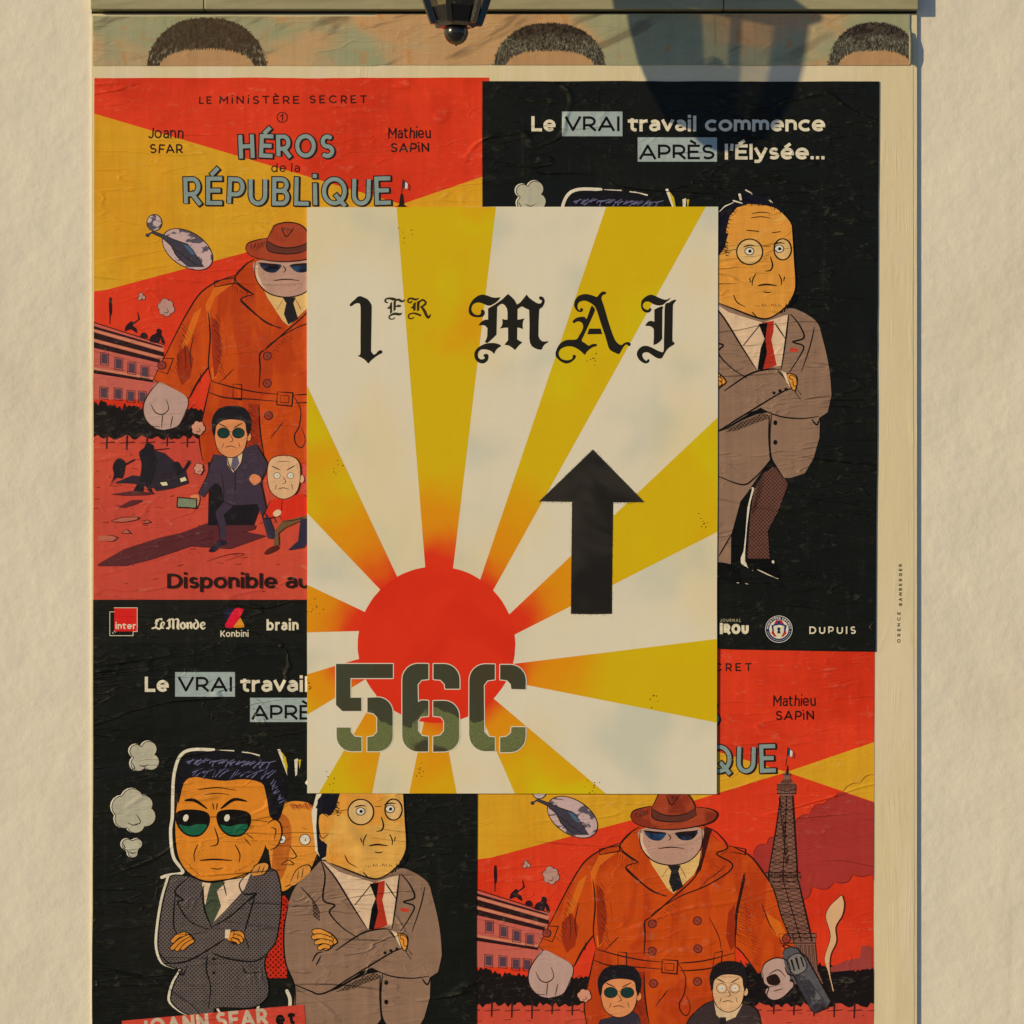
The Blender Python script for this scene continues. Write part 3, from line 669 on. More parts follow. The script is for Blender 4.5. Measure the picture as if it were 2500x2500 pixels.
eR = bv(g1,.096, 1330,295,30, 1290,320,26, 1255,290,30, 1270,245,32, 1330,235,40, 1400,255,44, 1470,235,14) + [g1(1355,340,1410,300,1405,465,1360,480), g1(1430,300,1550,240,1560,260,1485,320,1475,470,1430,485), g1(1305,430,1360,370,1360,430)] \
   + bv(g1,.096, 1540,255,36, 1600,300,40, 1590,350,40, 1510,405,30) + bv(g1,.096, 1530,410,44, 1580,480,56, 1620,570,54, 1660,605,50, 1705,540,8) \
   + bv(g1,.096, 1500,565,40, 1420,535,40, 1350,525,28, 1285,545,28, 1265,590,28, 1290,630,26, 1340,625,24, 1375,605,14)
sp.add('letter', C(52, 44, 28), eE, label='small raised gothic letter E'); sp.add('letter', C(60, 42, 30), eR, label='small raised gothic letter R')
# 56C stencil figures in army camouflage
def q(*p): return d3(*p)
def arcp(cx, cy, r, a0, a1, n=6): return [(cx + r * math.cos(R(a0 + (a1 - a0) * i / n)), cy + r * math.sin(R(a0 + (a1 - a0) * i / n))) for i in range(n + 1)]
def mapd3(l): return [(571.9 + .408 * a, 1143.7 + .408 * b) for a, b in l]
five = [mapd3([(153, 266), (416, 266), (416, 332), (220, 332), (220, 422), (270, 422), (270, 484), (182, 484), (153, 455)]),
        mapd3([(298, 422)] + arcp(345, 490, 70, -85, 0) + [(415, 600)] + arcp(345, 600, 70, 0, 88) + [(298, 670), (298, 604), (325, 600), (343, 580), (343, 512), (325, 494), (298, 490)]),
        mapd3([(156, 560), (220, 560), (222, 582), (240, 602), (271, 604), (271, 670)] + arcp(226, 600, 70, 90, 180))]
six = [mapd3([(580, 266)] + arcp(532, 338, 73, -90, -180) + [(459, 598)] + arcp(532, 598, 73, 180, 90) + [(579, 671), (579, 602), (550, 598), (532, 575), (532, 528), (545, 510), (580, 507), (580, 436), (548, 434), (532, 442), (530, 362), (548, 340), (580, 337)]),
       mapd3([(603, 266)] + arcp(652, 338, 72, -88, 0) + [(724, 381), (657, 381), (655, 360), (636, 340), (603, 337)]),
       mapd3([(602, 437)] + arcp(652, 506, 70, -88, 0) + [(722, 600)] + arcp(652, 600, 71, 0, 88) + [(602, 672), (602, 602), (635, 596), (652, 575), (652, 530), (637, 510), (602, 507)])]
cee = [mapd3([(887, 268)] + arcp(842, 340, 73, -90, -180) + [(768, 596)] + arcp(842, 596, 73, 180, 92) + [(887, 669), (887, 605), (860, 603), (838, 580), (836, 365), (852, 343), (887, 338)]),
       mapd3([(911, 270)] + arcp(958, 342, 72, -88, 0) + [(1029, 384), (963, 382), (960, 360), (943, 342), (911, 338)]),
       mapd3([(1029, 558), (1029, 602)] + arcp(957, 602, 72, 0, 88) + [(911, 675), (911, 606), (940, 602), (961, 585), (963, 558)])]
def camo(t, col):
    P = t.pos(); s = t.sep(P); n = t.noise(P, 14, 3, .5, .4); z = t.math('MULTIPLY', t.math('SUBTRACT', wz(1352), s[2]), 10)
    f = t.ss(t.math('ADD', n, z), .50, .53); sp_ = t.noise(P, 700, 2, .7)
    gre = t.mix(t.ss(sp_, .4, .6), C(84, 88, 54), C(112, 112, 66))
    f = t.math('MULTIPLY', f, t.ss(t.noise(t.vmul(P, (1, 1, 1), (3, 0, 1)), 11, 2), .45, .49))
    return t.mix(f, t.mix(t.ss(t.noise(P, 9, 2), .45, .6), tuple(col), C(66, 60, 42)), gre)
for nm, ps in (('5', five), ('6', six), ('C', cee)):
    line = []
    for p in ps: line += brush(p + [p[0]], 3.2, True, 6)
    e = sp.add('stencil_edge', C(234, 222, 178), line)
    sp.add('stencil_letter', C(64, 64, 48), ps, label='camouflage green stencil ' + ('figure ' if nm in '56' else 'letter ') + nm, hook=camo, key='camo')

# ------------------------------------------------------------------ red comic posters (drawn once in the lower right one's place)
INK = C(40, 26, 24)
RED, REDLO, YEL = C(212, 56, 30), C(194, 70, 48), C(206, 146, 34)
def inv_red(f): return lambda *p: [(x + 726, y + 1071) for x, y in f(*p)]
r1, r3, r4 = inv_red(c1), inv_red(c3), inv_red(c4)
def face_mat(c): return c
def puff(f, cx, cy, r, n=6, ph=0.0, sq=1.0):
    (x, y), = f(cx, cy); k = f(1, 0)[0][0] - f(0, 0)[0][0]; pts = []
    for i in range(n):
        a = 2 * math.pi * i / n + ph
        for da, rr in ((-.36, .98), (0, 1.12), (.36, .98), (.55, .78)):
            aa = a + da * 6 / n; pts.append((x + r * k * rr * math.cos(aa), y + r * k * rr * sq * math.sin(aa)))
    return pts
def cloudlet(p, f, cx, cy, r, n, ph, sq, fill, w=.9, out=None, parent=None):
    """a drawn puff: a ring of round lobes with an ink rim"""
    (x, y), = f(cx, cy); k = f(1, 0)[0][0] - f(0, 0)[0][0]; r = r * k; rd = random.Random(int(cx * 7 + cy)); L = [(x, y, r * .62)]
    for i in range(n):
        a = 2 * math.pi * i / n + ph; L.append((x + r * .56 * math.cos(a), y + r * .56 * sq * math.sin(a), r * rd.uniform(.36, .5)))
    e = parent
    if out: e = p.add('smoke_halo', out, [circ(a - 2.6, b - 1, q + w, 16) for a, b, q in L], parent)
    e = p.add('smoke_puff', INK, [circ(a, b, q + w, 16) for a, b, q in L], e)
    g = p.add('puff_fill', fill, [circ(a, b, q, 16) for a, b, q in L], e if not out else p.root if parent is None else parent)
    a, b, q = L[1]; p.add('puff_line', INK, pen([(a - q * .9, b - q * .2), (a - q * .5, b + q * .6), (a - q * 1.1, b + q * .8)], w) + pen([(x - r * .3, y + r * .5), (x, y + r * .62), (x + r * .3, y + r * .5)], w), g)
def hatch(x0, y0, x1, y1, dx, dy, n, w=.9, seed=1, jit=2.0):
    rnd = random.Random(seed); o = []
    for i in range(n):
        u = i / max(1, n - 1); x, y = x0 + (x1 - x0) * u, y0 + (y1 - y0) * u; l = rnd.uniform(.6, 1.1)
        o += brush([(x + rnd.uniform(-jit, jit), y + rnd.uniform(-jit, jit)), (x + dx * l, y + dy * l)], [w, w * .4], False)
    return o
SKIN_M, SKIN_O = C(178, 132, 108), C(216, 130, 46)

def small_head(p, par, f, cx, cy, w, h, skin, hair, seed, glasses=None, bald=False):
    """a plain little cartoon head in crop units of f"""
    P = lambda *q: f(*[q[i] * w + cx if i % 2 == 0 else q[i] * h + cy for i in range(len(q))])
    hd = p.add('head', skin, shape(P(-.44, -.3, -.3, -.47, 0, -.52, .3, -.47, .45, -.3, .46, .05, .36, .35, .12, .5, -.12, .5, -.36, .35, -.46, .05)) + [ *ell(*P(.5, .04)[0], w * .07 * (f(1,0)[0][0]-f(0,0)[0][0]), h * .09 * (f(1,0)[0][0]-f(0,0)[0][0])) ], par)
    k = f(1, 0)[0][0] - f(0, 0)[0][0]
    L = pen(P(-.44, -.3, -.3, -.47, 0, -.52, .3, -.47, .45, -.3, .46, .05, .36, .35, .12, .5, -.12, .5, -.36, .35, -.46, .05), 1.4, closed=True)
    L += pen(P(-.03, -.02, .06, .12, -.05, .16), 1.2) + pen(P(-.16, .28, .0, .25, .14, .29), 1.4) + pen(P(-.34, -.27, -.1, -.17), 1.9) + pen(P(.08, -.17, .32, -.28), 1.9) + pen(P(-.2, -.36, 0, -.38, .2, -.36), .9) + pen(P(-.2, .18, -.25, .3), 1.0) + pen(P(.22, .16, .26, .3), 1.0) + hatch(*P(-.36, .3)[0], *P(-.2, .44)[0], 2, 1, 5, .8, seed)
    if not bald:
        p.add('hair', hair, shape(P(-.5, .0, -.54, -.34, -.36, -.6, 0, -.68, .38, -.62, .56, -.34, .5, .02, .43, -.1, .38, -.3, .1, -.36, -.2, -.34, -.4, -.22, -.44, -.02)), hd)
    else:
        L += hatch(*P(.34, -.3)[0], *P(.46, -.04)[0], 3, -2, 7, .7, seed) + hatch(*P(-.12, -.5)[0], *P(.1, -.5)[0], 1, 3, 5, .8, seed)
    if glasses == 'dark':
        for s_ in (-1, 1):
            (a, b), = P(.21 * s_, -.05); p.add('lens', C(28, 52, 46), ell(a, b, w * .17 * k, h * .12 * k), hd)
            L += pen(ell(a, b, w * .17 * k, h * .12 * k)[0], 1.1, closed=True)
        L += pen(P(-.05, -.08, .05, -.08), 1.2, False)
    else:
        for s_ in (-1, 1):
            (a, b), = P(.19 * s_, -.04); p.add('eye', C(222, 214, 190), ell(a, b, w * .09 * k, h * .07 * k), hd)
            L += circ(a, b, .9, 6) and [circ(a + .6, b, 1.0, 6)] + pen(ell(a, b, w * (.15 if glasses else .09) * k, h * (.11 if glasses else .07) * k)[0], .9, closed=True)
        if glasses: L += pen(P(-.05, -.06, .05, -.06), 1.0, False)
    p.add('face_lines', INK, L, hd)
    return hd

def red_poster(T, corners, y, label, seed, upper):
    mat = ink(RED, 'worn', blotch(C(198, 48, 26), 5, .45, .65), 'redbase')
    p = Poster('comic_poster', label, 'poster', corners, y, mat, 'worn', T, 'red comic posters', seed=seed, amp=1.1)
    st = (1483.6, 1456.5)
    # yellow light beams and lower ground
    p.add('light_beam', YEL, [[st, (880, 1278.4), (880, 1624), (926, 1618), (1188, 1548)], [st, (1655, 1398), (1655, 1515)]], hook=blotch(C(206, 140, 30), 6, .45, .62), key='beam')
    p.add('ground', REDLO, [[(880, 1870), (1660, 1870), (1660, 2210), (880, 2210)]], hook=blotch(C(188, 66, 50), 5, .4, .6), key='gr')
    # titles
    a = lambda x: x + 726
    b = lambda v: v + 1071
    tx = lambda s_, x0, x1, bs, cp, w_, sd=1, j_=.05, g_=.2: (text(s_, a(x0), a(x1), b(bs), cp, w_, True, jit=j_, gap=g_, seed=sd), 'small hand-drawn black word ' + s_)
    p.words('lettering', INK, [tx('LE', 375.5, 400, 196.5, 14.5, 2.6, 1, .05, .3), tx('MiNiSTÈRE', 414, 565, 196.5, 15.5, 2.7, 3, .06, .34), tx('SECRET', 584, 692.7, 195.5, 15.5, 2.7, 5, .05, .4),
          tx('Joann', 279.5, 346.3, 261.5, 21, 2.9, 1, .09, .1), tx('SFAR', 283.5, 345.5, 290, 18, 3.1, 2, .09, .14), tx('Mathieu', 732.3, 813.5, 261.5, 21, 2.9, 3, .08, .1), tx('SAPiN', 736.7, 810.3, 287.5, 18, 3.1, 4, .09, .16), tx('de', 511.5, 540, 325, 17, 2.3), tx('la', 549, 566.3, 325, 17, 2.3)])
    p.add('volume_number', INK, pen(ell(a(532.7), b(221.6), 9.6, 9.6)[0], 1.7, closed=True) + brush([(a(529.5), b(220)), (a(534), b(215.5)), (a(532.5), b(228))], 2.0))
    for s_, x0, x1, bs, cp, sd in (('HÉROS', 449.5, 632.7, 299, 47, 2), ('RÉPUBLiQUE', 345.5, 739.5, 388, 56, 6)):
        kw = dict(jit=.045, gap=.15, seed=sd, wobble=1.0)
        e = p.add('title_outline', INK, text(s_, a(x0) + 1, a(x1) - 1, b(bs), cp - 1, 9.2, False, grow=2.6, **kw) + text(s_, a(x0) + 1, a(x1) - 1, b(bs), cp - 1, 9.2, False, grow=2.2, dx=2.2, dy=1.4, **kw))
        p.add('title_letters', C(128, 138, 126), text(s_, a(x0) + 1, a(x1) - 1, b(bs), cp - 1, 9.2, False, grow=-1.6, **kw), e, label='grey title letters reading ' + s_.upper())
    # flag
    fl = p.add('flag_blue', C(38, 52, 84), [r1(1437, 850, 1448, 858, 1446, 888, 1436, 884)])
    p.add('flag_white', C(214, 206, 180), [r1(1448, 858, 1460, 866, 1457, 893, 1446, 888)]); p.add('flag_red', C(176, 40, 34), [r1(1460, 866, 1471, 878, 1468, 897, 1457, 893)])
    p.add('flag_pole', INK, pen(r1(1437, 846, 1434, 890, 1427, 935), 1.3, False, taper=False) + pen(r1(1437, 848, 1452, 858, 1472, 878, 1468, 898, 1450, 892, 1436, 884), .9, False))
    if not upper:
        # wine-red cloud behind the tower
        cl_ = [d6(820,1700)[0]] + sm(d6(820,1700,832,1620,870,1565,920,1545,950,1552), 4) + sm(d6(950,1552,980,1495,1010,1465,1060,1460,1066,1466), 4) + sm(d6(1066,1466,1110,1425,1165,1412), 4) + sm(d6(1165,1412,1190,1370,1230,1360), 4) + d6(1500, 1446) + [(1660, 1700)] \
            + sm(c6(1705,440,1670,448,1640,446,1625,440), 3) + sm(c6(1625,440,1600,472,1570,480,1550,470), 4) + sm(c6(1550,470,1520,500,1480,500,1455,490), 4) + sm(c6(1455,490,1440,530,1415,545,1385,540), 4) + c6(1300, 440)
        p.add('cloud', C(160, 50, 42), [cl_ + c6(1340, 300)] + [sm(c6(1400,440,1250,425,1212,400,1205,350,1225,318,1262,310,1275,285,1330,275,1400,300), 4, True)])
        p.add('cloud_lines', C(80, 24, 24), pen(d6(820,1700,832,1620,870,1565,920,1545,950,1552), 1.0) + pen(d6(950,1552,980,1495,1010,1465,1060,1460), 1.0) + pen(d6(1060,1466,1110,1425,1165,1412), 1.0) + pen(d6(1165,1412,1190,1370,1230,1360), 1.0)
              + pen(d6(1230,1360,1265,1315,1320,1285,1380,1282), 1.0) + pen(d6(1380,1282,1410,1240,1450,1215,1500,1212), 1.0) + pen(c6(1705,440,1660,448,1625,440), 1) + pen(c6(1625,440,1600,472,1550,470), 1) + pen(c6(1550,470,1510,502,1455,490), 1) + pen(c6(1455,490,1440,530,1415,545,1385,540), 1)
              + pen(c6(1205,350,1225,318,1262,310), 1) + pen(c6(1262,310,1275,285,1305,280), 1))
    # building with two rows of windows on the left
    bl = p.add('building', C(188, 88, 72), [c6(20, 500, 345, 602, 330, 740, 320, 830, 20, 830)])
    bd = [c6(20,538, 345,632, 345,650, 20,566), c6(20,580, 330,662, 325,676, 20,606), c6(20,700, 300,748, 300,758, 20,716)]
    p.add('cornice_shade', C(44, 26, 26), bd + [q_ for q_ in [c6(20,512, 340,606, 340,613, 20,524)]], bl)
    p.add('cornice_light', C(196, 118, 84), [c6(20,526, 345,617, 345,629, 20,536), c6(20,568, 340,652, 338,660, 20,579), c6(20,690, 300,738, 300,746, 20,699)], bl)
    wl = []
    for (x, yy) in ((95, 657), (155, 678), (210, 696), (265, 712)):
        p.add('window', C(80, 58, 66), [c6(x - 13, yy - 20, x + 13, yy - 17, x + 12, yy + 24, x - 14, yy + 20)], bl)
        wl += pen(c6(x - 17, yy - 25, x + 17, yy - 21, x + 16, yy + 30, x - 18, yy + 26), 1.0, False, True)
    for (x, yy) in ((92, 800), (152, 805), (206, 815), (254, 818)):
        p.add('window', C(80, 58, 66), [c6(x - 13, yy - 20, x + 13, yy - 17, x + 12, yy + 24, x - 14, yy + 20)], bl)
        wl += pen(c6(x - 17, yy - 25, x + 17, yy - 21, x + 16, yy + 30, x - 18, yy + 26), 1.0, False, True)
    p.add('building_lines', INK, wl + pen(c6(20, 496, 345, 600), 1.8, False, taper=False) + pen(c6(20,620,320,694), .8, False) + pen(c6(20, 680, 300, 730), .9, False), bl)
    p.add('roof_people', C(44, 24, 30), shape(c6(180,542,185,520,200,505,206,500,216,506,214,520,228,530,232,550,220,545,205,535)) + brush(c6(212, 512, 230, 500, 240, 492, 234, 462), [3, 2, 3, 1]) + shape(c6(246,566,250,552,262,548,272,555,276,572))
          + shape(c6(284,585,292,562,312,550,314,536,326,532,336,542,334,556,344,574,348,596,334,590,330,574,320,592)) + shape(c6(114, 408, 124, 404, 126, 460, 120, 478, 114, 460)) + brush(c6(118, 470, 117, 512), [2.4, 1.2]))
    # puffs of smoke
    for cx_, cy_, r_, n_ in ((250, 398, 15, 3), (353, 444, 33, 6)):
        cloudlet(p, c6, cx_, cy_, r_ * 1.08, n_, .3, 1.1, C(178, 130, 112))
    # helicopter with its rotor discs
    disc_ = ell(*c6(444, 198)[0], 52.5, 32, 33, 30); e = p.add('rotor_disc', C(188, 152, 140), disc_, hook=blotch(C(60, 56, 66), 38, .5, .56, (1, 1, 2), .9), key='rot')
    p.add('rotor_line', INK, pen(disc_[0], 1.6, closed=True), e)
    d2_ = ell(*r3(490, 157)[0], 14, 15.5, 0, 20); e = p.add('rotor_disc', C(188, 160, 148), d2_, hook=blotch(C(60, 56, 66), 60, .5, .56, (1, 1, 2), .9), key='rot2'); p.add('rotor_line', INK, pen(d2_[0], 1.5, closed=True), e)
    e = p.add('helicopter', C(62, 56, 62), [r3(470,225,600,275,650,300,780,345,830,400,880,480,925,545,790,545,740,500,680,440,640,360,560,290,470,250)] + brush(r3(470, 240, 430, 265), [3, 2]) + [circ(*r3(430, 266)[0], 3.6, 10)])
    p.add('cabin_glass', C(72, 92, 110), [r3(740,345,800,360,850,440,810,430)], e); p.add('helicopter_lines', INK, pen(r3(470,225,600,275,650,300,780,345,830,400,880,480,925,545), 1.4, False) + pen(r3(790,545,740,500,680,440,640,360,560,290,470,250), 1.8, False) + hatch(*r3(650, 380)[0], *r3(850, 520)[0], 8, 5, 12, 1.4, 7), e)
    # hedge
    rnd = random.Random(seed + 5); top = []
    for i in range(90):
        x = 880 + i * 9; yy = 1826 + 16 * math.sin(i * .07) + (8 if i > 30 else 0) + rnd.uniform(-5, 3); top += [(x, yy), (x + 4, yy + rnd.uniform(2, 9))]
    p.add('hedge', C(28, 24, 24), [top + [(1690, 1898 + rnd.uniform(-2, 2))] + [(1690 - i * 6, 1896 + rnd.uniform(-6, 5)) for i in range(136)]])
    hl = []
    for i in range(120):
        x, yy = rnd.uniform(885, 1655), rnd.uniform(1838, 1885); hl += brush([(x, yy), (x + rnd.uniform(3, 9), yy - rnd.uniform(2, 7))], [.5, .9], False)
    tag(p.add('hedge_twigs', C(74, 52, 46), hl), kind='stuff')
    tk = []
    for x in range(890, 1660, 38): tk += brush([(x, 1890), (x - 1, 1912 + (x * 7) % 11)], [3, 2], False) + brush([(x - 14, 1907), (x + 14, 1905)], [1, 2], False)
    p.add('hedge_legs', C(60, 30, 30), tk)
    rb = random.Random(seed + 9); sc = []
    for i in range(150): x, yy = rb.uniform(885, 1650), rb.uniform(1905, 2190); sc += brush([(x, yy), (x + rb.uniform(3, 14), yy + rb.uniform(-2, 2))], [.5, 1.1], False)
    p.add('ground_lines', C(84, 34, 32), sc)
    # far roofs at the right
    if not upper: p.add('far_roofs', C(150, 60, 52), [c6(1530,830,1600,800,1705,780,1705,835,1530,850), c6(1660,740,1690,738,1705,750,1705,790,1655,790)])
    # lattice tower
    if not upper:
        outL = [(1336,15),(1325,42),(1306,62),(1304,100),(1320,108),(1310,200),(1293,300),(1268,430),(1258,445),(1266,470),(1300,560),(1330,680)]
        tw = p.add('lattice_tower', C(128, 84, 66), [c6(1335,10,1360,10,1362,42,1384,60,1384,98,1370,106,1380,220,1388,330,1385,430,1404,440,1400,470,1420,580,1440,680,1470,690,1466,730,1475,840,1500,900,1380,900,1320,740,1310,600,1268,470,1256,440,1268,425,1290,300,1312,200,1318,106,1306,98,1306,60,1328,42)])
        ln = []; rows_ = []
        for i in range(34):
            v = i / 33; yy = 110 + v * 610
            xl = 1319 - 49 * min(1, (yy - 110) / 320) ** 1.2 + (max(0, yy - 470) * .36 if yy > 470 else 0); xr = 1371 + 20 * min(1, (yy - 110) / 320) + max(0, yy - 450) * .23
            rows_.append((xl, xr, yy))
        for i in range(33):
            (a0, b0, y0), (a1, b1, y1) = rows_[i], rows_[i + 1]; ma, mb = (a0 + b0) / 2, (a1 + b1) / 2
            for A_, B_, Cc, D_ in ((a0, mb, y0, y1), (ma, a1, y0, y1), (ma, b1, y0, y1), (b0, mb, y0, y1)): ln += brush(c6(A_, Cc, B_, D_), [1.3, .9], False)
            if i % 3 == 0: ln += brush(c6(a0, y0, b0, y0), [1.5, 1.2], False)
        ln += pen(c6(*[q_ for r_ in rows_ for q_ in (r_[0], r_[2])]), 2.6, False, taper=False) + pen(c6(*[q_ for r_ in rows_ for q_ in (r_[1], r_[2])]), 2.8, False, taper=False) + pen(c6(*[q_ for r_ in rows_ for q_ in ((r_[0] + r_[1]) / 2, r_[2])]), 2.2, False, taper=False)
        for yy, x0, x1 in ((62, 1306, 1384), (98, 1306, 1384), (430, 1258, 1402), (450, 1256, 1406), (470, 1266, 1400), (688, 1370, 1468), (705, 1350, 1468), (728, 1360, 1466)): ln += brush(c6(x0, yy, x1, yy), [2.0, 1.8])
        ln += hatch(*c6(1308, 66)[0], *c6(1384, 66)[0], 0, 13, 14, 1.6, 2, .5) + hatch(*c6(1325, 46)[0], *c6(1364, 46)[0], 0, 7, 9, 1.6, 2, .5) + hatch(*c6(1322, 112)[0], *c6(1350, 380)[0], -3, 12, 60, 1.5, 9, 4) + brush(c6(1304, 80, 1345, 90, 1386, 80), [1.6, 1.6, 1.6]) + hatch(*c6(1260, 432)[0], *c6(1400, 434)[0], 1, 15, 22, 1.2, 2, .5) + hatch(*c6(1380, 735)[0], *c6(1466, 735)[0], 5, 55, 12, 1.3, 4, 1)
        ln += brush(c6(1348, 15, 1350, -18), [5, 1.6]) + pen(c6(1330, 20, 1366, 20), 3, False) + pen(c6(1330, 42, 1366, 42), 3, False)
        p.add('tower_girders', C(42, 26, 24), ln, tw)
        # thin legs reach the hedge left of the coat
        p.add('tower_girders', C(42, 26, 24), sum([brush(c6(1150 + i * 22, 800 + (i % 2) * 10, 1170 + i * 20, 850), [1.2, 1], False) for i in range(5)], []), tw)
    else:
        p.add('tower_tip', C(42, 28, 24), brush(r1(1431, 920, 1430, 975), [5, 10]) + brush(r1(1418, 972, 1444, 972), [4, 4]) + brush(r1(1422, 955, 1440, 955), [2, 2]))
    # big man in the trench coat
    coat = p.add('coated_man', C(192, 70, 18), [sm(c6(655,305,600,322,540,350,490,392,440,470,400,545,360,625), 3) + c6(300,745) + c6(450,825) + sm(c6(450,825,490,750,535,690), 3) + sm(c6(540,745,532,810,505,920,496,990,510,1100), 3) + c6(1180, 1100) + sm(c6(1160,980,1150,880,1128,800,1128,742), 3) + sm(c6(1128,742,1160,770,1225,858), 3) + c6(1385,750) + sm(c6(1350,690,1325,620,1290,500,1240,420,1190,360,1120,322,1060,300), 3) + c6(1000, 235, 720, 235)],
                 hook=blotch(C(174, 56, 16), 7, .46, .58, (3, 1, 1), .9), key='coat')
    p.add('coat_highlight', C(206, 96, 28), [c6(560,352,630,346,560,400,540,455,532,520,520,430), c6(470,470,505,440,480,520,430,640,420,600), c6(1260,600,1320,640,1350,700,1330,720,1285,680), c6(545,700,560,690,566,740,548,745)], coat)
    p.add('coat_shade', C(60, 26, 20), [c6(1165,430,1172,460,1140,600,1135,690,1150,700,1130,690,1128,600), c6(1000,240,1030,250,1010,330,985,420,960,445,988,360,992,280)] + hatch(*c6(1150, 470)[0], *c6(1140, 720)[0], 22, 10, 24, .9, 3) + hatch(*c6(1165, 560)[0], *c6(1215, 820)[0], 16, 8, 20, .8, 5), coat)
    ctl = pen(c6(655,305,600,322,540,350,490,392,440,470,400,545,360,625,300,745), 2.6) + pen(c6(300,745,370,785,450,825), 2.6, False) + pen(c6(450,825,490,750,535,690), 2.6) + pen(c6(530,460,540,560,532,680,545,750), 2.6) + pen(c6(540,760,520,850,500,940,494,1010,510,1090), 2.6) \
        + pen(c6(1172,430,1140,590,1130,690,1130,745), 2.8) + pen(c6(1128,742,1160,770,1225,858), 2.4) + pen(c6(1225,858,1300,820,1385,755), 2.4) + pen(c6(1120,322,1190,360,1240,420,1290,500,1325,620,1360,700), 2.8) \
        + pen(c6(725,240,680,270,645,325,720,385), 2.6) + pen(c6(640,335,690,370,722,388), 3.4, False) + pen(c6(722,388,668,408,705,450,770,500,835,532), 2.6) + pen(c6(668,408,720,460,780,510,845,530), 2.4) \
        + pen(c6(995,235,1050,262,1098,325,1050,352,1115,392,1100,430,1000,490,900,530,800,590,770,622), 2.6) + pen(c6(770,622,840,560,960,450,985,370), 2.6) + pen(c6(1070,355,1095,340), 2.6, False) + pen(c6(1040,400,1062,410), 1.8, False) \
        + pen(c6(770,622,748,640,750,700,745,780), 3.0) + pen(c6(745,850,750,960,768,1075), 2.8) + pen(c6(556,332,640,318,645,340,560,356,556,332), 2.0, False) + pen(c6(1098,318,1172,332,1172,356,1110,342), 2.0, False) \
        + pen(c6(540,752,640,780,740,800,830,808), 2.4) + pen(c6(535,800,600,822,700,828,825,838), 2.4) + pen(c6(890,812,1000,802,1125,770), 2.4) + pen(c6(895,845,1000,838,1130,812), 2.4) \
        + pen(c6(890,815,920,870,915,940,895,980,900,1015,925,1033,940,1000,925,950), 2.2) + pen(c6(636,765,672,768,672,832,636,828,636,765), 2, False) + pen(c6(1042,770,1075,762,1070,825,1035,832,1042,770), 2, False) \
        + pen(c6(822,798,888,802,884,858,820,852,822,798), 2.6, False) + pen(c6(835,812,872,815,870,845,834,842,835,812), 1.4, False) + pen(c6(318,655,385,658,360,722,306,705), 1.8, False) + pen(c6(1312,690,1370,688,1378,728,1322,730,1312,690), 1.8, False) \
        + pen(c6(430,600,437,660,434,712), 1.2) + pen(c6(605,560,612,640), 1.2, False) + hatch(*c6(790, 1000)[0], *c6(830, 950)[0], 16, -22, 6, .9, 8) + pen(c6(500,720,495,760), 1.2)
    ctl += hatch(*c6(560, 470)[0], *c6(575, 700)[0], 14, 22, 16, 1.0, 21, 4) + hatch(*c6(430, 520)[0], *c6(380, 700)[0], 12, 16, 14, 1.0, 22, 4) + hatch(*c6(1000, 470)[0], *c6(1090, 400)[0], -10, 12, 12, 1.0, 23) + hatch(*c6(700, 860)[0], *c6(720, 1040)[0], 16, 14, 12, 1.0, 24, 5) \
        + hatch(*c6(1040, 860)[0], *c6(1080, 1040)[0], -14, 16, 14, 1.0, 25, 5) + hatch(*c6(640, 345)[0], *c6(720, 395)[0], -4, 12, 9, 1.0, 26) + hatch(*c6(860, 560)[0], *c6(780, 640)[0], 12, 8, 10, 1.0, 27) + pen(c6(470,560,455,640,462,700), 1.8) + pen(c6(1240,560,1270,640,1300,690), 1.8) + pen(c6(1020,620,1060,700,1070,755), 1.6) + pen(c6(640,700,610,730,580,760), 1.6)
    p.add('coat_fold', C(150, 46, 16), [c6(545,480,575,520,590,620,570,720,556,740,548,640), c6(1128,560,1100,600,1090,700,1110,760,1128,740), c6(700,845,742,850,748,960,764,1080,700,1080), c6(400,640,440,600,470,660,455,740,420,770,400,720)], coat)
    p.add('coat_lines', INK, ctl, coat)
    for x, yy in ((780, 647), (970, 634), (780, 762), (972, 752), (785, 898), (970, 890), (336, 686), (1344, 710)):
        p.add('button', C(74, 34, 32), ell(*c6(x, yy)[0], 8.6, 8.6, n=14), coat); p.add('button', C(146, 58, 42), ell(*c6(x, yy)[0], 6.6, 6.6, n=14), coat)
        p.add('button_line', INK, pen(c6(x - 10, yy - 7, x + 8, yy + 9), 1.5, False) + pen(c6(x + 6, yy - 9, x - 4, yy + 4), 1.2, False), coat)
    # head, shirt, hat
    p.add('shirt', C(224, 164, 96), [c6(760,355,985,340,975,400,955,440,870,520,845,500,780,400)], coat)
    p.add('tie', C(36, 32, 34), [c6(845,402,900,400,890,425,910,490,868,515,850,470,860,425)], coat)
    hd = p.add('head', SKIN_M, shape(c6(730,250,728,300,745,345,790,385,860,400,930,385,975,345,990,300,988,245,860,235)), coat)
    p.add('face_light', C(214, 168, 128), [c6(730,262,742,268,740,300,760,345,780,372,745,345,728,300)], hd)
    p.add('sunglasses', C(40, 62, 88), shape(c6(752,258,835,262,832,280,812,296,782,294,760,280)) + shape(c6(880,262,966,256,962,278,940,294,905,294,886,280)), hd, hook=blotch(C(26, 24, 30), 30, .4, .6), key='lens')
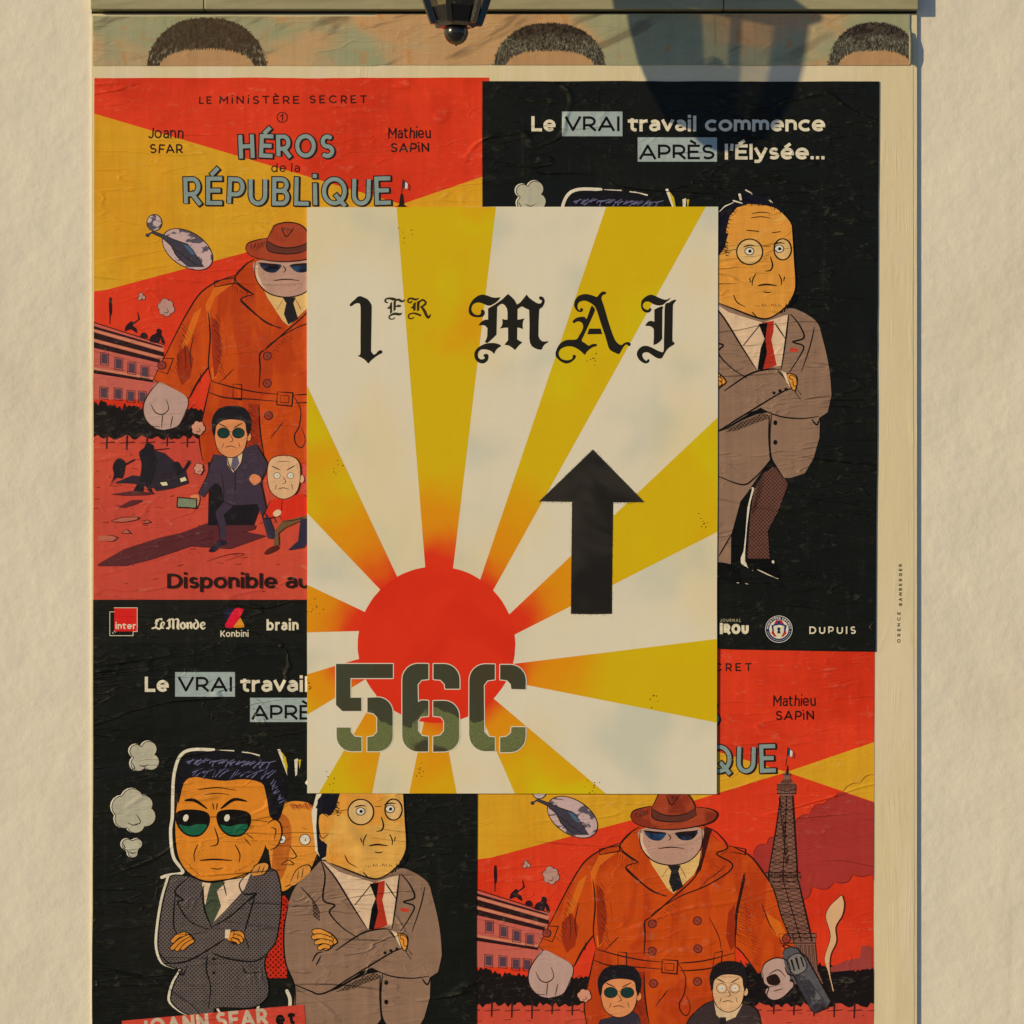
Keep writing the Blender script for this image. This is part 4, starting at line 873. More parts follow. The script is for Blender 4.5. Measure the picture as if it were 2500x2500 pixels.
    p.add('face_lines', INK, pen(c6(730,250,728,300,745,345,790,385,860,400,930,385,975,345,990,300,988,245), 2.2) + pen(c6(745,256,790,262,835,264), 4) + pen(c6(880,264,930,262,972,254), 4) + pen(c6(846,268,858,284,848,296), 1.8) + pen(c6(806,330,860,324,915,330), 2.0)
          + pen(c6(822,450,845,412), 1.5, False) + pen(c6(895,402,922,450), 2.2, False) + [circ(*c6(a_, b_)[0], .8, 5) for a_, b_ in ((768,320),(785,348),(832,362),(868,352),(896,350),(925,345),(950,330),(765,300))], hd)
    hat = p.add('hat', C(158, 62, 36), [sm(c6(688,195,700,172,740,158,782,150), 4) + sm(c6(782,150,800,115,815,95,870,84,925,98,955,140,962,155), 4) + sm(c6(962,155,1010,160,1045,172,1054,190,1030,218,960,238,870,250,780,245,710,225,688,195), 4)], coat, hook=blotch(C(130, 46, 30), 14, .5, .6), key='hat')
    p.add('hat_band', C(96, 48, 38), [sm(c6(780,162,820,185,870,192,930,180,964,155), 4) + sm(c6(966,190,920,212,860,218,800,210,778,192), 4)], hat)
    p.add('hat_lines', INK, pen(c6(782,150,800,115,815,95,870,84,925,98,955,140,966,190), 2.2) + pen(c6(688,195,700,172,740,158,782,150), 2.2) + pen(c6(962,155,1010,160,1045,172,1054,190,1030,218,960,238,870,250,780,245,710,225,688,195), 2.4) + pen(c6(780,150,778,192,800,210,860,218,920,212,966,190), 2) + pen(c6(780,162,820,185,870,192,930,180,964,155), 2)
          + pen(c6(840,105,860,145,895,105), 2) + hatch(*c6(845, 108)[0], *c6(888, 108)[0], -2, 10, 8, 1.3, 3) + hatch(*c6(715, 180)[0], *c6(770, 165)[0], -4, 12, 12, 1.1, 4), hat)
    # fists
    fi = p.add('fist', C(180, 140, 122), shape(c6(322,758,380,782,442,822,438,880,410,940,380,955,345,958,300,945,262,900,260,850,285,800)), coat)
    p.add('fist_lines', INK, pen(c6(322,758,285,800,260,850,262,900,290,940,330,945), 2.2) + pen(c6(350,958,390,950,415,930,440,870), 2.2) + pen(c6(290,850,310,885,340,892,365,870,355,830), 2.0) + pen(c6(340,892,335,950), 1.8) + pen(c6(382,900,372,950), 1.8), fi)
    if not upper:
        fi = p.add('fist', C(180, 140, 122), shape(c6(1240,850,1255,812,1300,790,1345,800,1362,840,1360,890,1320,900,1270,910,1250,890)) + shape(c6(1262,920,1310,905,1365,890,1370,915,1330,955,1290,968,1262,950)), coat)
        gn = p.add('pistol', C(84, 78, 78), [c6(1328,772,1340,752,1362,742,1392,750,1404,768,1428,786,1532,972,1518,1000,1462,1022,1446,1006,1392,905,1360,870,1338,820)], coat)
        p.add('pistol_barrel', C(58, 54, 58), [c6(1375,868,1392,860,1424,868,1436,880,1520,1000,1462,1022,1446,1006,1392,905)], gn, hook=blotch(C(104, 96, 94), 40, .52, .6), key='gun')
        p.add('pistol_cylinder', C(120, 110, 100), [sm(c6(1352,792,1398,770,1424,800,1428,838,1384,862,1356,834), 4, True)], gn)
        p.add('pistol_lines', INK, pen(c6(1352,792,1398,770,1424,800,1428,838,1384,862,1356,834), 2.0, True, True) + brush(c6(1366,800,1378,842), [4, 3]) + brush(c6(1386,792,1398,836), [4.5, 3]) + brush(c6(1406,788,1418,826), [3.5, 2.5]) + pen(c6(1328,772,1340,752,1362,742,1392,750,1404,768,1428,786,1480,880,1532,972,1518,1000,1462,1022,1446,1006,1392,905), 2.4, False)
              + pen(c6(1436,880,1520,992), 2.2, False) + pen(c6(1404,885,1468,1008), 1.8, False) + pen(c6(1340,752,1330,738,1345,735,1362,742), 2.4) + hatch(*c6(1420, 900)[0], *c6(1475, 1005)[0], 12, -5, 13, 1.2, 6) + [circ(*c6(1498, 998)[0], 3.4, 10)], gn)
        p.add('trigger_guard', INK, pen(c6(1338,828,1352,858,1378,868,1392,905), 2.8), gn)
        p.add('fist_lines', INK, pen(c6(1240,850,1255,812,1300,790,1345,800,1362,840,1360,890), 2.2) + pen(c6(1245,850,1250,895,1270,915,1262,950,1290,968,1330,955,1370,915), 2.0) + pen(c6(1270,860,1310,840,1340,870), 1.8) + shape(c6(1262,872,1300,858,1320,890,1300,905,1270,900)) + pen(c6(1290, 930, 1330, 920), 1.6)
              , fi)
        p.add('smoke_trail', C(212, 160, 112), [sm(c6(1540,930,1520,850,1505,790,1530,700,1510,620,1525,575,1560,540,1578,527), 4) + sm(c6(1588,560,1580,610,1552,660,1555,720,1530,780,1528,850,1545,930), 4)])
        p.add('smoke_line', INK, pen(c6(1540,930,1520,850,1505,790,1530,700,1510,620,1525,575,1560,540,1578,527,1588,560,1580,610,1552,660,1555,720,1530,780,1528,850,1545,930), 1.1))
    # men in front
    if upper:
        # shadow, car and guards
        p.add('ground_shadow', C(88, 40, 42), [r4(0,1175,200,1060,450,980,640,935,840,860,1200,880,1190,910,960,970,760,1000,1130,930,1280,960,1000,1060,700,1040,400,1140,200,1190,0,1190)])
        p.add('dark_gap', C(30, 26, 30), [r4(835,400,840,640,835,880,1180,880,1230,740,1180,400)])
        rs = random.Random(4); o_ = []
        p.add('stones', C(178, 92, 70), [r4(100,850,180,822,300,818,300,835,200,855), r4(340,870,370,838,402,856), r4(175,940,215,910,250,942), r4(0,960,90,955,145,975,110,1000,0,1000)])
        p.add('stone_lines', INK, pen(r4(100,850,180,822,300,818,300,835,200,855), 1.0, True, True) + pen(r4(340,870,370,838,402,856), .9, False, True) + pen(r4(175,940,215,910,250,942), .9, False, True) + pen(r4(60,960,110,958,148,978,110,1000,60,1000), 1.0) + pen(r4(820,1155,1000,1100,1110,1100,960,1150), .8) + pen(r4(600,1190,645,1178), 1.8, False)
              + [circ(*r4(rs.uniform(80, 820), rs.uniform(700, 1180))[0], .8, 5) for _ in range(16)])
        car = p.add('car', C(46, 38, 44), [r4(395,300,500,330,580,400,660,460,685,560,560,600,440,620,400,560)] + [r4(120,560,260,500,420,520,430,600,250,560)])
        p.add('headlight', C(214, 190, 140), [r4(622,525,660,512,675,538,630,552)], car); p.add('headlight', C(214, 190, 140), [r4(470,555,520,550,530,575,490,580)], car)
        g_ = p.add('guard', C(34, 30, 34), shape(r4(350,290,360,265,390,255,415,275,420,310,450,400,420,520,400,600,420,650,370,600,350,540,330,640,270,620,310,540,330,420,310,330)) + shape(r4(110,440,130,390,165,370,200,400,200,440,180,520,130,520,90,580,120,500)) + shape(r4(570,420,600,395,625,430,640,480,600,500)) + brush(r4(180, 430, 275, 380), [3, 2]) + brush(r4(640, 480, 690, 400), [4, 5]) + brush(r4(400, 310, 540, 295), [2, 1]))
        p.add('ground_shadow', C(88, 40, 42), [r4(90,645,250,620,430,630,380,650,200,655), r4(150,745,250,690,330,685,330,700,280,720,200,745)])
        # man in the navy suit
        leg = p.add('suited_man', C(62, 48, 58), [sm(r4(880,340,850,420,830,500,800,560,760,640), 3) + r4(800,668) + sm(r4(800,668,850,600,900,560,940,600), 3) + r4(955,700, 920,740, 890,790, 920,900, 925,985, 970,985, 975,880, 955,800, 1030,730, 1140,725, 1210,720, 1240,800, 1290,980, 1340,985, 1290,800, 1255,640, 1240,540, 1290,420, 1200,260, 1120,290, 1080,330, 960,350)])
        p.add('shoe', C(40, 32, 44), shape(r4(925,990,972,1000,975,1025,930,1040,880,1080,840,1078,860,1050,900,1015)), leg)
        p.add('shirt', C(206, 170, 126), [r4(975,345,1100,320,1090,400,1030,480,985,420)], leg); p.add('tie', C(96, 84, 96), [r4(1025,355,1060,350,1075,410,1035,470,1010,430)], leg)
        p.add('hand', C(208, 122, 74), shape(r4(700,665,720,650,765,650,770,690,755,735,735,690)) + shape(r4(1150,520,1180,490,1230,510,1235,545,1190,575,1160,550)), leg)
        tb = p.add('tablet', C(120, 124, 94), [r4(605,668,750,680,748,750,600,742)], leg); p.add('tablet_frame', INK, pen(r4(605,668,750,680,748,750,600,742), 2.2, False, True), tb)
        p.add('suit_lines', INK, pen(r4(880,340,850,420,830,500,800,560,760,640), 1.8) + pen(r4(1200,260,1290,420,1240,540,1255,640,1290,800), 1.8) + pen(r4(955,700,920,740,890,790,920,900,925,985), 1.6) + pen(r4(975,345,1000,430,1040,485,1040,680), 1.8) + pen(r4(1100,320,1090,400,1040,485), 1.6) + pen(r4(955,700,1030,730,1140,725,1210,720), 1.6) + pen(r4(940,500,955,600,955,700), 1.6) + pen(r4(1110,400,1140,410), 1.4, False), leg)
        small_head(p, leg, r4, 1010, 195, 270, 330, C(214, 130, 78), C(30, 28, 32), 3, 'dark')
        for cx_, cy_, r_ in ((760, 138, 48), (765, 452, 34)):
            cloudlet(p, r4, cx_, cy_, r_ * 1.1, 6, .2, 1.05 if cx_ == 760 else 1.3, C(202, 134, 104))
        # man in the red jacket, half hidden
        rm = p.add('red_jacket_man', C(206, 46, 28), [r4(1310,690,1400,670,1500,650,1560,640,1620,700,1620,800,1550,830,1400,850,1380,800,1330,820,1255,825,1280,760)])
        p.add('trousers', C(110, 78, 48), [r4(1400,850,1600,800,1600,860,1530,850,1420,900,1370,940,1375,1030,1335,1040,1345,920)] , rm); p.add('shoe', C(84, 34, 30), shape(r4(1330,1040,1370,1040,1360,1065,1300,1095,1262,1098,1290,1060)), rm)
        p.add('trouser_leg', C(50, 44, 58), [r4(1265,770,1300,820,1350,960,1335,985,1300,940)] + [r4(1540,830,1590,830,1590,1010,1560,1050,1440,1070,1520,1000)], rm)
        p.add('suit_lines', INK, pen(r4(1310,690,1280,760,1255,825,1330,820,1380,800), 1.6) + pen(r4(1400,670,1395,760,1380,800,1400,850), 1.4) + pen(r4(1330,820,1350,850,1335,860), 1.2) + pen(r4(1400,850,1500,840,1560,820), 1.4), rm)
        p.add('hand', C(222, 176, 130), shape(r4(1330,790,1360,762,1390,770,1385,800,1350,815)), rm)
        small_head(p, rm, r4, 1412, 515, 270, 320, C(218, 160, 112), INK, 5, None, True)
        # lower caption band
        p.words('caption', C(40, 26, 24), [(text('Disponible', a(315.7), a(521.5), b(1110), 28, 5.0, gap=.1), 'caption word Disponible'), (text('au', a(538.8), a(585), b(1110), 28, 5.0, gap=.1), 'caption word au')])
        bb = p.add('sponsor_band', C(32, 31, 27), [[(880, 2202.5), (1660, 2202.5), (1660, 2300), (880, 2300)]], kind='black')
        q_ = inv_red(l1)
        lg = p.add('radio_logo', C(206, 34, 30), [q_(108,88,310,88,310,296,108,296)], bb); p.add('logo_writing', CREAM, pen(q_(106,86,312,86,312,298,275,298,275,334,68,334,68,122,106,122), 1.1, False, taper=False) + text('inter', *[v[0] for v in q_(118,0,300,0)], q_(0, 276)[0][1], 12.2, 2.3) + text('france', *[v[0] for v in q_(222,0,292,0)], q_(0, 217)[0][1], 2.6, .5, gap=.4) if False else
              pen(q_(106,86,312,86,312,298,275,298,275,334,68,334,68,122,106,122), 1.1, False, taper=False) + text('inter', *[v[0] for v in q_(118,0,300,0)], q_(0, 276)[0][1], 12.2, 2.3) + brush(q_(90, 305, 100, 315), [1, 1.4]) + brush(q_(105, 292, 118, 304), [1, 1.4]), lg)
        # newspaper name in blackletter
        def bl3(cx, parts_):
            o = []
            for pr_ in parts_: o += bv(q_, .212, *[v + (cx if i % 3 == 0 else 0) for i, v in enumerate(pr_)])
            return o
        nw = bl3(0, [(470,265,8, 485,230,16, 480,200,16, 500,188,10, 528,186,16, 530,196,10), (445,270,14, 480,262,16, 505,275,16, 528,262,8), (470,225,8, 500,200,14), (515,262,10, 545,245,8, 552,222,14, 538,215,12, 524,235,18, 528,262,18, 548,268,8)])
        nw += bl3(0, [(575,268,16, 600,258,18, 598,215,20, 612,190,10, 632,192,16, 632,260,22, 640,270,10), (580,205,10, 600,188,14), (632,205,8, 655,188,10, 676,196,20, 672,262,22, 684,274,10), (600,250,8, 590,275,12)])
        for ox, kd in ((700, 'o'), (752, 'n'), (812, 'd'), (878, 'e')):
            if kd == 'o': nw += bl3(ox, [(20,215,10, 0,235,20, 2,258,20, 18,274,10, 36,258,20, 34,232,20, 20,215,10)])
            if kd == 'n': nw += bl3(ox, [(-2,222,10, 8,225,20, 8,262,20, 14,272,8), (12,232,8, 30,216,12, 40,228,20, 38,262,20, 48,270,8)])
            if kd == 'd': nw += bl3(ox, [(20,218,10, 4,232,20, 2,256,20, 20,274,12, 38,258,20, 42,230,18, 30,205,18, 18,192,12)])
            if kd == 'e': nw += bl3(ox, [(4,250,8, 32,236,10, 30,222,16, 14,216,12, 0,236,20, 4,260,20, 20,274,14, 38,262,8)])
        p.add('newspaper_logo', CREAM, nw, bb, label='white blackletter newspaper name Le Monde')
        ks = p.add('site_logo', C(206, 26, 48), shape(q_(1178,96,1250,96,1258,110,1220,180,1172,258,1105,262,1094,245,1100,225), 3), bb)
        p.add('logo_triangle', C(208, 132, 36), shape(q_(1225,180,1235,185,1262,240,1255,260,1172,262,1180,240), 3), ks); p.add('logo_corner', C(30, 32, 58), [q_(1100,110,1115,96,1170,96,1125,175,1098,190)], ks)
        p.add('logo_writing', CREAM, text('Konbini', *[v[0] for v in q_(1052,0,1302,0)], q_(0, 345)[0][1], 12.0, 2.0, gap=.12), ks)
        p.add('magazine_logo', CREAM, text('brain', *[v[0] for v in q_(1462,0,1748,0)], q_(0, 288)[0][1], 20.5, 4.2, gap=.12), bb)
    else:
        sm_ = p.add('suited_man', C(52, 44, 52), [c6(740,1100,720,1030,700,1015,560,1050,540,1100)])
        small_head(p, sm_, c6, 640, 945, 165, 185, C(214, 130, 78), C(30, 28, 32), 3, 'dark')
        cloudlet(p, c6, 494, 950, 28, 6, .2, 1, C(202, 134, 104))
        sm_ = p.add('suited_man', C(60, 46, 44), [sm(c6(910,1100,940,1040,1000,985,1040,970), 4) + sm(c6(1170,985,1220,1010,1240,1100), 4)])
        p.add('shirt', C(206, 170, 126), [c6(1040,975,1160,985,1130,1040,1080,1060,1050,1030)], sm_); p.add('tie', C(40, 34, 36), [c6(1065,1040,1090,1040,1095,1100,1060,1100)], sm_)
        p.add('suit_lines', INK, pen(c6(910,1100,940,1040,1000,985,1040,970), 2) + pen(c6(1170,985,1220,1010,1240,1100), 2), sm_)
        small_head(p, sm_, c6, 1100, 925, 145, 180, C(220, 160, 112), C(34, 30, 30), 4, 'round')
    return p
red_poster(lambda x, y: (x - 726, y - 1071), [(178, 147.5), (922.5, 146.6), (921, 1214), (176, 1214)], 0.0010, 'upper left red comic poster, a black sponsor band along its foot', 41, True)
red_poster(lambda x, y: (x, y), [(899.5, 1217), (1650, 1217.5), (1646.5, 2290), (897, 2290)], 0.00101, 'lower right red comic poster showing a lattice tower beside the orange-coated man', 42, False)

# ------------------------------------------------------------------ black comic posters (drawn in the lower left one's place)
def inv_blk(f): return lambda *p: [((x - 726.3) / 1.01, (y + 1060.8) / 1.003) for x, y in f(*p)]
b2, b4, b5, bL2 = inv_blk(c2), inv_blk(d4), inv_blk(d5), inv_blk(l2)
OUT = C(228, 206, 158); GREYSUIT, BRN = C(96, 82, 74), C(138, 104, 80)
def hand(p, par, f, palm, fingers, skin, w=2.0):
    """drawn hand: palm, then each finger inked and coloured over it"""
    h = p.add('hand', skin, shape(palm), par); p.add('finger_lines', C(22, 20, 20), pen(palm, w, True, True), h)
    for q in fingers:
        pts = sm(f(*q[:-1]), 4); fw = q[-1]
        p.add('finger_lines', C(22, 20, 20), brush(pts, fw + w * 1.5, True, 10), h); p.add('finger', skin, brush(pts, fw, True, 10), h)
    return h
def black_poster(T, corners, y, label, seed, upper):
    mat = ink(C(29, 29, 26), 'black')
    p = Poster('comic_poster', label, 'poster', corners, y, mat, 'black', T, 'black comic posters', seed=seed, amp=1.0)
    Bk = C(22, 20, 20)
    p.add('word_box', C(150, 155, 142), rect(330.7, 1267.8, 443.5, 1314.2)); p.add('word_box', C(150, 155, 142), rect(472, 1316.3, 620, 1362))
    sw = lambda s_, x0, x1, bs, w_=5.9, cp=28.6, g_=.075: (text(s_, x0, x1, bs, cp, w_, gap=g_), 'slogan word ' + s_)
    p.words('slogan', Bk, [sw('VRAI', 336.2, 438.8, 1304.8, 4.7, 28, .10), sw('APRÈS', 475, 615.5, 1357.8, 4.7, 28, .09)])
    p.words('slogan', C(228, 204, 156), [sw('Le', 273.5, 318.7, 1305.2), sw('travail', 455.5, 582, 1305.2), sw('commence', 597.5, 822, 1305.2), sw('l’Élysée...', 634, 821.5, 1358)])
    # smoke puffs
    for cx_, cy_, r_, n_, ph in ((215, 515, 66, 4, 2.2), (170, 775, 90, 6, .4), (163, 942, 42, 3, 3.6)):
        cloudlet(p, c5, cx_, cy_, r_ * 1.15, n_, ph, 1.0, C(172, 160, 130), 1.5, OUT)
    # three tick marks of alarm
    p.add('alarm_marks', OUT, [c5(845,482,858,480,888,560,892,605), c5(925,530,942,524,938,600,930,608), c5(975,640,1000,600,985,650)]); p.add('alarm_marks_yellow', C(196, 160, 30), [c5(862,490,885,520,893,560,890,590), c5(944,530,957,530,950,575)])
    # bald man peeping from behind, drawn first
    m3 = p.add('peeping_man', SKIN_O, shape(c5(830,780,870,735,930,722,990,730,1030,775,1040,880,1035,980,990,1060,930,1110,870,1150,830,1100,800,900)))
    p.add('head_shade', C(178, 92, 34), [sm(c5(850,790,890,800,912,860,905,960,880,1060,850,1100,820,1050,830,900), 4, True)], m3)
    p.add('red_jacket', C(186, 44, 28), [c5(830,1180,880,1170,900,1200,890,1560,790,1560,785,1500,800,1440,850,1300)], m3, hook=dots(7, .75, C(90, 20, 16)), key='hj')
    p.add('hair', C(150, 60, 32), hatch(*c5(905, 742)[0], *c5(1000, 735)[0], 8, 12, 16, 2.2, 3), m3)
    for x, yy, r_ in ((865, 905, 20), (975, 907, 25)):
        e = p.add('eye', C(220, 212, 180), ell(*c5(x, yy)[0], r_ * .4, r_ * .4, n=16), m3); p.add('pupil', Bk, pen(ell(*c5(x, yy)[0], r_ * .4, r_ * .4, n=12)[0], 1.4, closed=True) + [circ(*c5(x + 2, yy + 2)[0], 1.5, 8)], e)
    p.add('face_lines', Bk, pen(c5(1030,775,1000,735,930,722,880,735,850,760), 2) + pen(c5(905,940,935,985,905,1000), 2.0) + pen(c5(862,1025,895,1003,922,1024,862,1025), 1.8) + pen(c5(962,850,988,860), 1.6, False) + pen(c5(870,850,900,845), 1.6, False) + pen(c5(1040,960,1000,1060), 1.8)
          + pen(c5(880,1130,930,1110), 1.6) + [circ(*c5(a_, b_)[0], .8, 5) for a_, b_ in ((890,1080),(905,1095),(885,1105),(1010,1010),(900,1070))], m3)
    # left man: grey dotted suit, dark hair, dark glasses
    so = c5(350,1075,330,1110,305,1200,285,1330,283,1420,310,1490,370,1515,395,1520,365,1570,345,1630,350,1680,430,1735,540,1735,560,1700,720,1700,790,1660,805,1600,785,1500,800,1440,840,1380,865,1200,850,1080,820,1045,740,1030,720,1060,540,1110,430,1080)
    bl_ = p.add('dark_haired_man', OUT, [sm([(a - 6, b) for a, b in so], 3, True)] + brush(sm(c5(545,484,440,483,385,515,358,600,352,700,350,800,342,860,346,940,360,1000,400,1060,330,1075,300,1085), 4), 6.0)
                + brush(c5(700,494,760,510), [1, 3]) + brush(c5(560,1700,590,1750), [4, 3]) + brush(c5(755,1680,752,1740), [5, 5]) + brush(sm(c5(890,1620,905,1660,902,1720), 3), 6.5))
    suit = p.add('grey_suit', GREYSUIT, [sm(so, 3, True)], bl_, hook=dots(5.2, .5, C(50, 42, 40)), key='suit')
    p.add('shirt', C(214, 174, 136), [c5(490,1110,545,1100,640,1075,720,1065,690,1140,600,1240,540,1300,500,1200)], suit)
    p.add('tie', C(66, 72, 52), [c5(535,1100,570,1085,600,1110,560,1150,580,1220,535,1315,500,1240,520,1150)], suit)
    hd = p.add('head', C(210, 122, 38), shape(c5(385,640,440,590,560,570,700,580,800,640,830,760,826,840,800,900,770,985,735,1040,690,1078,600,1094,500,1100,430,1072,385,1010,366,930,362,850,370,760)) + shape(c5(800,830,830,812,858,830,866,880,846,935,810,955,790,930)), bl_)
    hr = p.add('hair', C(30, 28, 30), [sm(c5(380,735,366,690,368,620,390,560,440,510,520,490,600,490,700,500,790,530,850,580,885,640,885,700,872,760,850,815,812,800,800,740,788,680,770,640,690,622,600,630,520,622,450,612,405,640), 3, True)], bl_)
    p.add('hair_shine', C(100, 94, 116), hatch(*c5(420, 545)[0], *c5(800, 560)[0], 14, -9, 34, 2.6, 12, 6) + hatch(*c5(440, 600)[0], *c5(800, 610)[0], 16, -12, 26, 2.2, 13, 7) + hatch(*c5(810, 640)[0], *c5(860, 740)[0], 9, -8, 10, 2.2, 5, 4), hr)
    p.add('hair_strands', OUT, brush(sm(c5(385,520,410,495,440,485,520,484), 3), [3.5]*10) + brush(c5(560,484,640,488), [1, 2.2]) + brush(c5(680,494,740,502), [2, 1]), hr)
    p.add('hair_shine', C(30, 28, 34), hatch(*c5(430, 600)[0], *c5(790, 610)[0], 18, -15, 50, 1.3, 22, 9), hr)
    for x in (446, 640):
        (ex, ey), = c5(x, 822); e = p.add('lens', C(20, 22, 20), [sm([(ex - 30, ey - 18), (ex, ey - 23), (ex + 29, ey - 16), (ex + 31, ey + 6), (ex + 14, ey + 27), (ex - 12, ey + 26), (ex - 30, ey + 6)], 4, True)], hd)
        p.add('lens_tint', C(30, 88, 60), [sm([(ex - 26, ey + 6), (ex - 8, ey + 9), (ex + 8, ey + 5), (ex + 27, ey + 7), (ex + 13, ey + 24), (ex - 11, ey + 23)], 4, True)], e)
        p.add('lens_glint', C(226, 224, 200), ell(ex - 13, ey - 7, 5, 7, 20, 12), e)
    p.add('face_lines', Bk, pen(c5(372,735,362,800,362,900,376,990,420,1060,500,1102,600,1096,690,1080,740,1035), 2.8) + pen(c5(520,800,566,800), 3, False) + pen(c5(714,812,800,822), 2.6, False) + pen(c5(372,812,362,806), 2.2, False)
          + pen(c5(410,722,455,722,512,760), 5.5) + pen(c5(580,760,640,718,700,726), 5.5) + pen(c5(470,672,560,662,650,674), 1.8) + pen(c5(500,696,560,688,620,696), 1.6) + pen(c5(540,735,546,765), 2) + pen(c5(562,735,558,765), 2) + pen(c5(470,930,452,975,456,1010), 2) + pen(c5(645,930,668,975,664,1015), 2) + pen(c5(690,900,720,935), 1.6) + pen(c5(700,880,735,905), 1.6) + hatch(*c5(400, 1000)[0], *c5(470, 1070)[0], 4, 3, 9, 1.0, 5) + hatch(*c5(640, 1060)[0], *c5(730, 1010)[0], 4, 3, 10, 1.0, 6) + pen(c5(548,850,565,900,560,930,530,938), 2.4)
          + pen(c5(480,1005,550,1000,630,1006), 3.0) + pen(c5(530,1040,560,1046,590,1040), 1.8) + pen(c5(800,830,830,812,858,830,866,880,846,935,812,955), 2.6) + pen(c5(815,850,838,860,830,905), 1.8), hd)
    p.add('suit_lines', Bk, pen(so, 2.2, True, True) + pen(c5(430,1080,360,1150,400,1190,375,1205,430,1290,520,1330), 2.8) + pen(c5(495,1130,500,1230,535,1320), 3.0) + pen(c5(535,1320,620,1270,700,1200,745,1160,690,1165,665,1120,690,1080), 3.0) + pen(c5(365,1150,355,1300,375,1360), 2.2) + pen(c5(740,1170,705,1290,690,1340), 2.4)
          + pen(c5(310,1490,420,1480,560,1400,640,1340), 2.8) + pen(c5(290,1440,340,1490,450,1470), 2.2) + pen(c5(535,1440,620,1470,740,1480,800,1440), 2.8) + pen(c5(600,1330,640,1400,690,1370,710,1420), 2.2) + pen(c5(515,1450,510,1520,530,1600,520,1700), 2.2)
          + pen(c5(400,1520,380,1530,400,1545,420,1500), 2.2) + pen(c5(680,1500,700,1535,770,1530), 2) + [circ(*c5(545, yy)[0], 3, 8) for yy in (1468, 1535)] + pen(c5(500,1120,480,1180), 1.8) + pen(c5(590,1110,605,1170), 2), suit)
    hand(p, suit, c5, c5(370,1380,400,1345,430,1350,455,1385,430,1405,390,1410), [(425,1365,385,1385,350,1418,7.0), (435,1375,400,1395,372,1424,6.5), (445,1385,420,1400,398,1420,6.0), (405,1352,375,1362,352,1385,6.5)], C(206, 124, 44))
    hand(p, suit, c5, c5(606,1378,618,1345,650,1335,678,1350,680,1378,650,1392), [(650,1345,675,1350,682,1368,6.0), (645,1362,668,1368,676,1384,5.5), (635,1378,655,1385,662,1394,5.0)], C(206, 124, 44))
    p.add('cuff', C(214, 180, 140), [c5(600,1330,625,1330,616,1372,598,1372)], suit)
    # hands of the peeping man on the two shoulders
    e = p.add('gripping_hand', C(206, 132, 60), shape(c5(722,1060,745,1025,790,1015,805,1035,780,1070,735,1078)) + shape(c5(905,1110,935,1050,985,1025,1005,1045,985,1080,930,1120)), m3)
    p.add('finger_lines', Bk, pen(c5(722,1060,745,1025,790,1015,805,1035,780,1070,735,1078), 1.8) + pen(c5(750,1065,765,1030), 1.6) + pen(c5(770,1068,785,1030), 1.6) + pen(c5(905,1110,935,1050,985,1025,1005,1045,985,1080,930,1120), 1.8) + pen(c5(940,1095,945,1055), 1.5) + pen(c5(960,1085,968,1040), 1.5), e)
    # right man: brown suit, round glasses
    bo = c5(1050,1005,1000,1060,930,1120,895,1220,875,1330,880,1480,930,1590,930,1690,920,1760,930,1800) + b5(400,790,360,850,310,980,270,1110,265,1330,165,1330,40,1330,40,1500) if False else None
    out_ = c5(1050,1005,1000,1060,930,1130,895,1220,876,1330,882,1480,925,1590,925,1690,922,1780) + b5(-120,650,-120,1330,60,1345,270,1350,272,1120,345,850,400,780,480,660,590,520,670,665,740,665,850,630,920,510,965,350,970,190,1030,150,1060,20) + b4(1085,1650,1060,1500,1020,1340,985,1230,900,1160,800,1112)
    m2 = p.add('bespectacled_man', OUT, [[(a - 2.2, b) for a, b in c5(1035,690,1012,780,1030,960,1060,1000,1200,1000,1200,690)] ] + brush(b5(440,750,410,850,380,1050,365,1250,365,1330,440,1390), [6, 7, 8, 8, 8, 2]) + brush(b5(480,1385,560,1420,640,1455), [2, 4, 2]) + brush(b5(170,1430,330,1490), [4, 2]) + brush(b5(170, 1290, 165, 1430), [2, 4]))
    bs_ = p.add('brown_suit', BRN, [sm(out_[:9], 3) + out_[9:-7] + sm(out_[-7:], 3)], m2)
    p.add('trouser_leg', C(104, 66, 52), [b5(520,640,590,560,640,590,720,715,640,930,560,1080,575,1300,400,1300,420,1000,450,760)], m2, hook=dots(5.0, .45, C(52, 34, 32)), key='leg')
    p.add('trouser_shade', Bk, [b5(520,600,590,510,640,590,600,580,540,620), b5(345,850,400,780,440,740,400,900,385,1100,370,1240,345,1300,270,1330,285,1110)] + hatch(*b5(490, 700)[0], *b5(430, 960)[0], 14, -18, 22, 1.0, 4), m2)
    p.add('shoe', C(20, 18, 18), shape(b5(390,1330,400,1300,500,1310,600,1300,620,1340,660,1420,640,1455,560,1420,480,1385,420,1390)) + shape(b5(60,1350,200,1330,300,1360,330,1400,350,1480,250,1480,160,1430)), m2); p.add('shoe_shine', OUT, shape(b5(590,1325,602,1312,612,1325,605,1340)) + brush(b5(385, 1495, 405, 1500), [1.5, 1]), m2)
    p.add('shirt', C(218, 172, 132), [c5(1060,1005,1140,1060,1300,1110,1420,1070,1410,1200,1390,1310,1270,1330,1200,1220,1110,1080)], bs_)
    p.add('tie', C(172, 50, 34), [c5(1295,1110,1352,1100,1350,1150,1340,1190,1365,1310,1300,1335,1280,1320,1310,1190)], bs_); p.add('tie_shade', Bk, [c5(1280,1115,1322,1110,1312,1190,1320,1250,1300,1330,1275,1330,1290,1230,1308,1185)], bs_)
    p.add('pocket_square', C(190, 60, 40), [c5(1425,1228,1466,1232,1462,1248,1428,1246)], bs_)
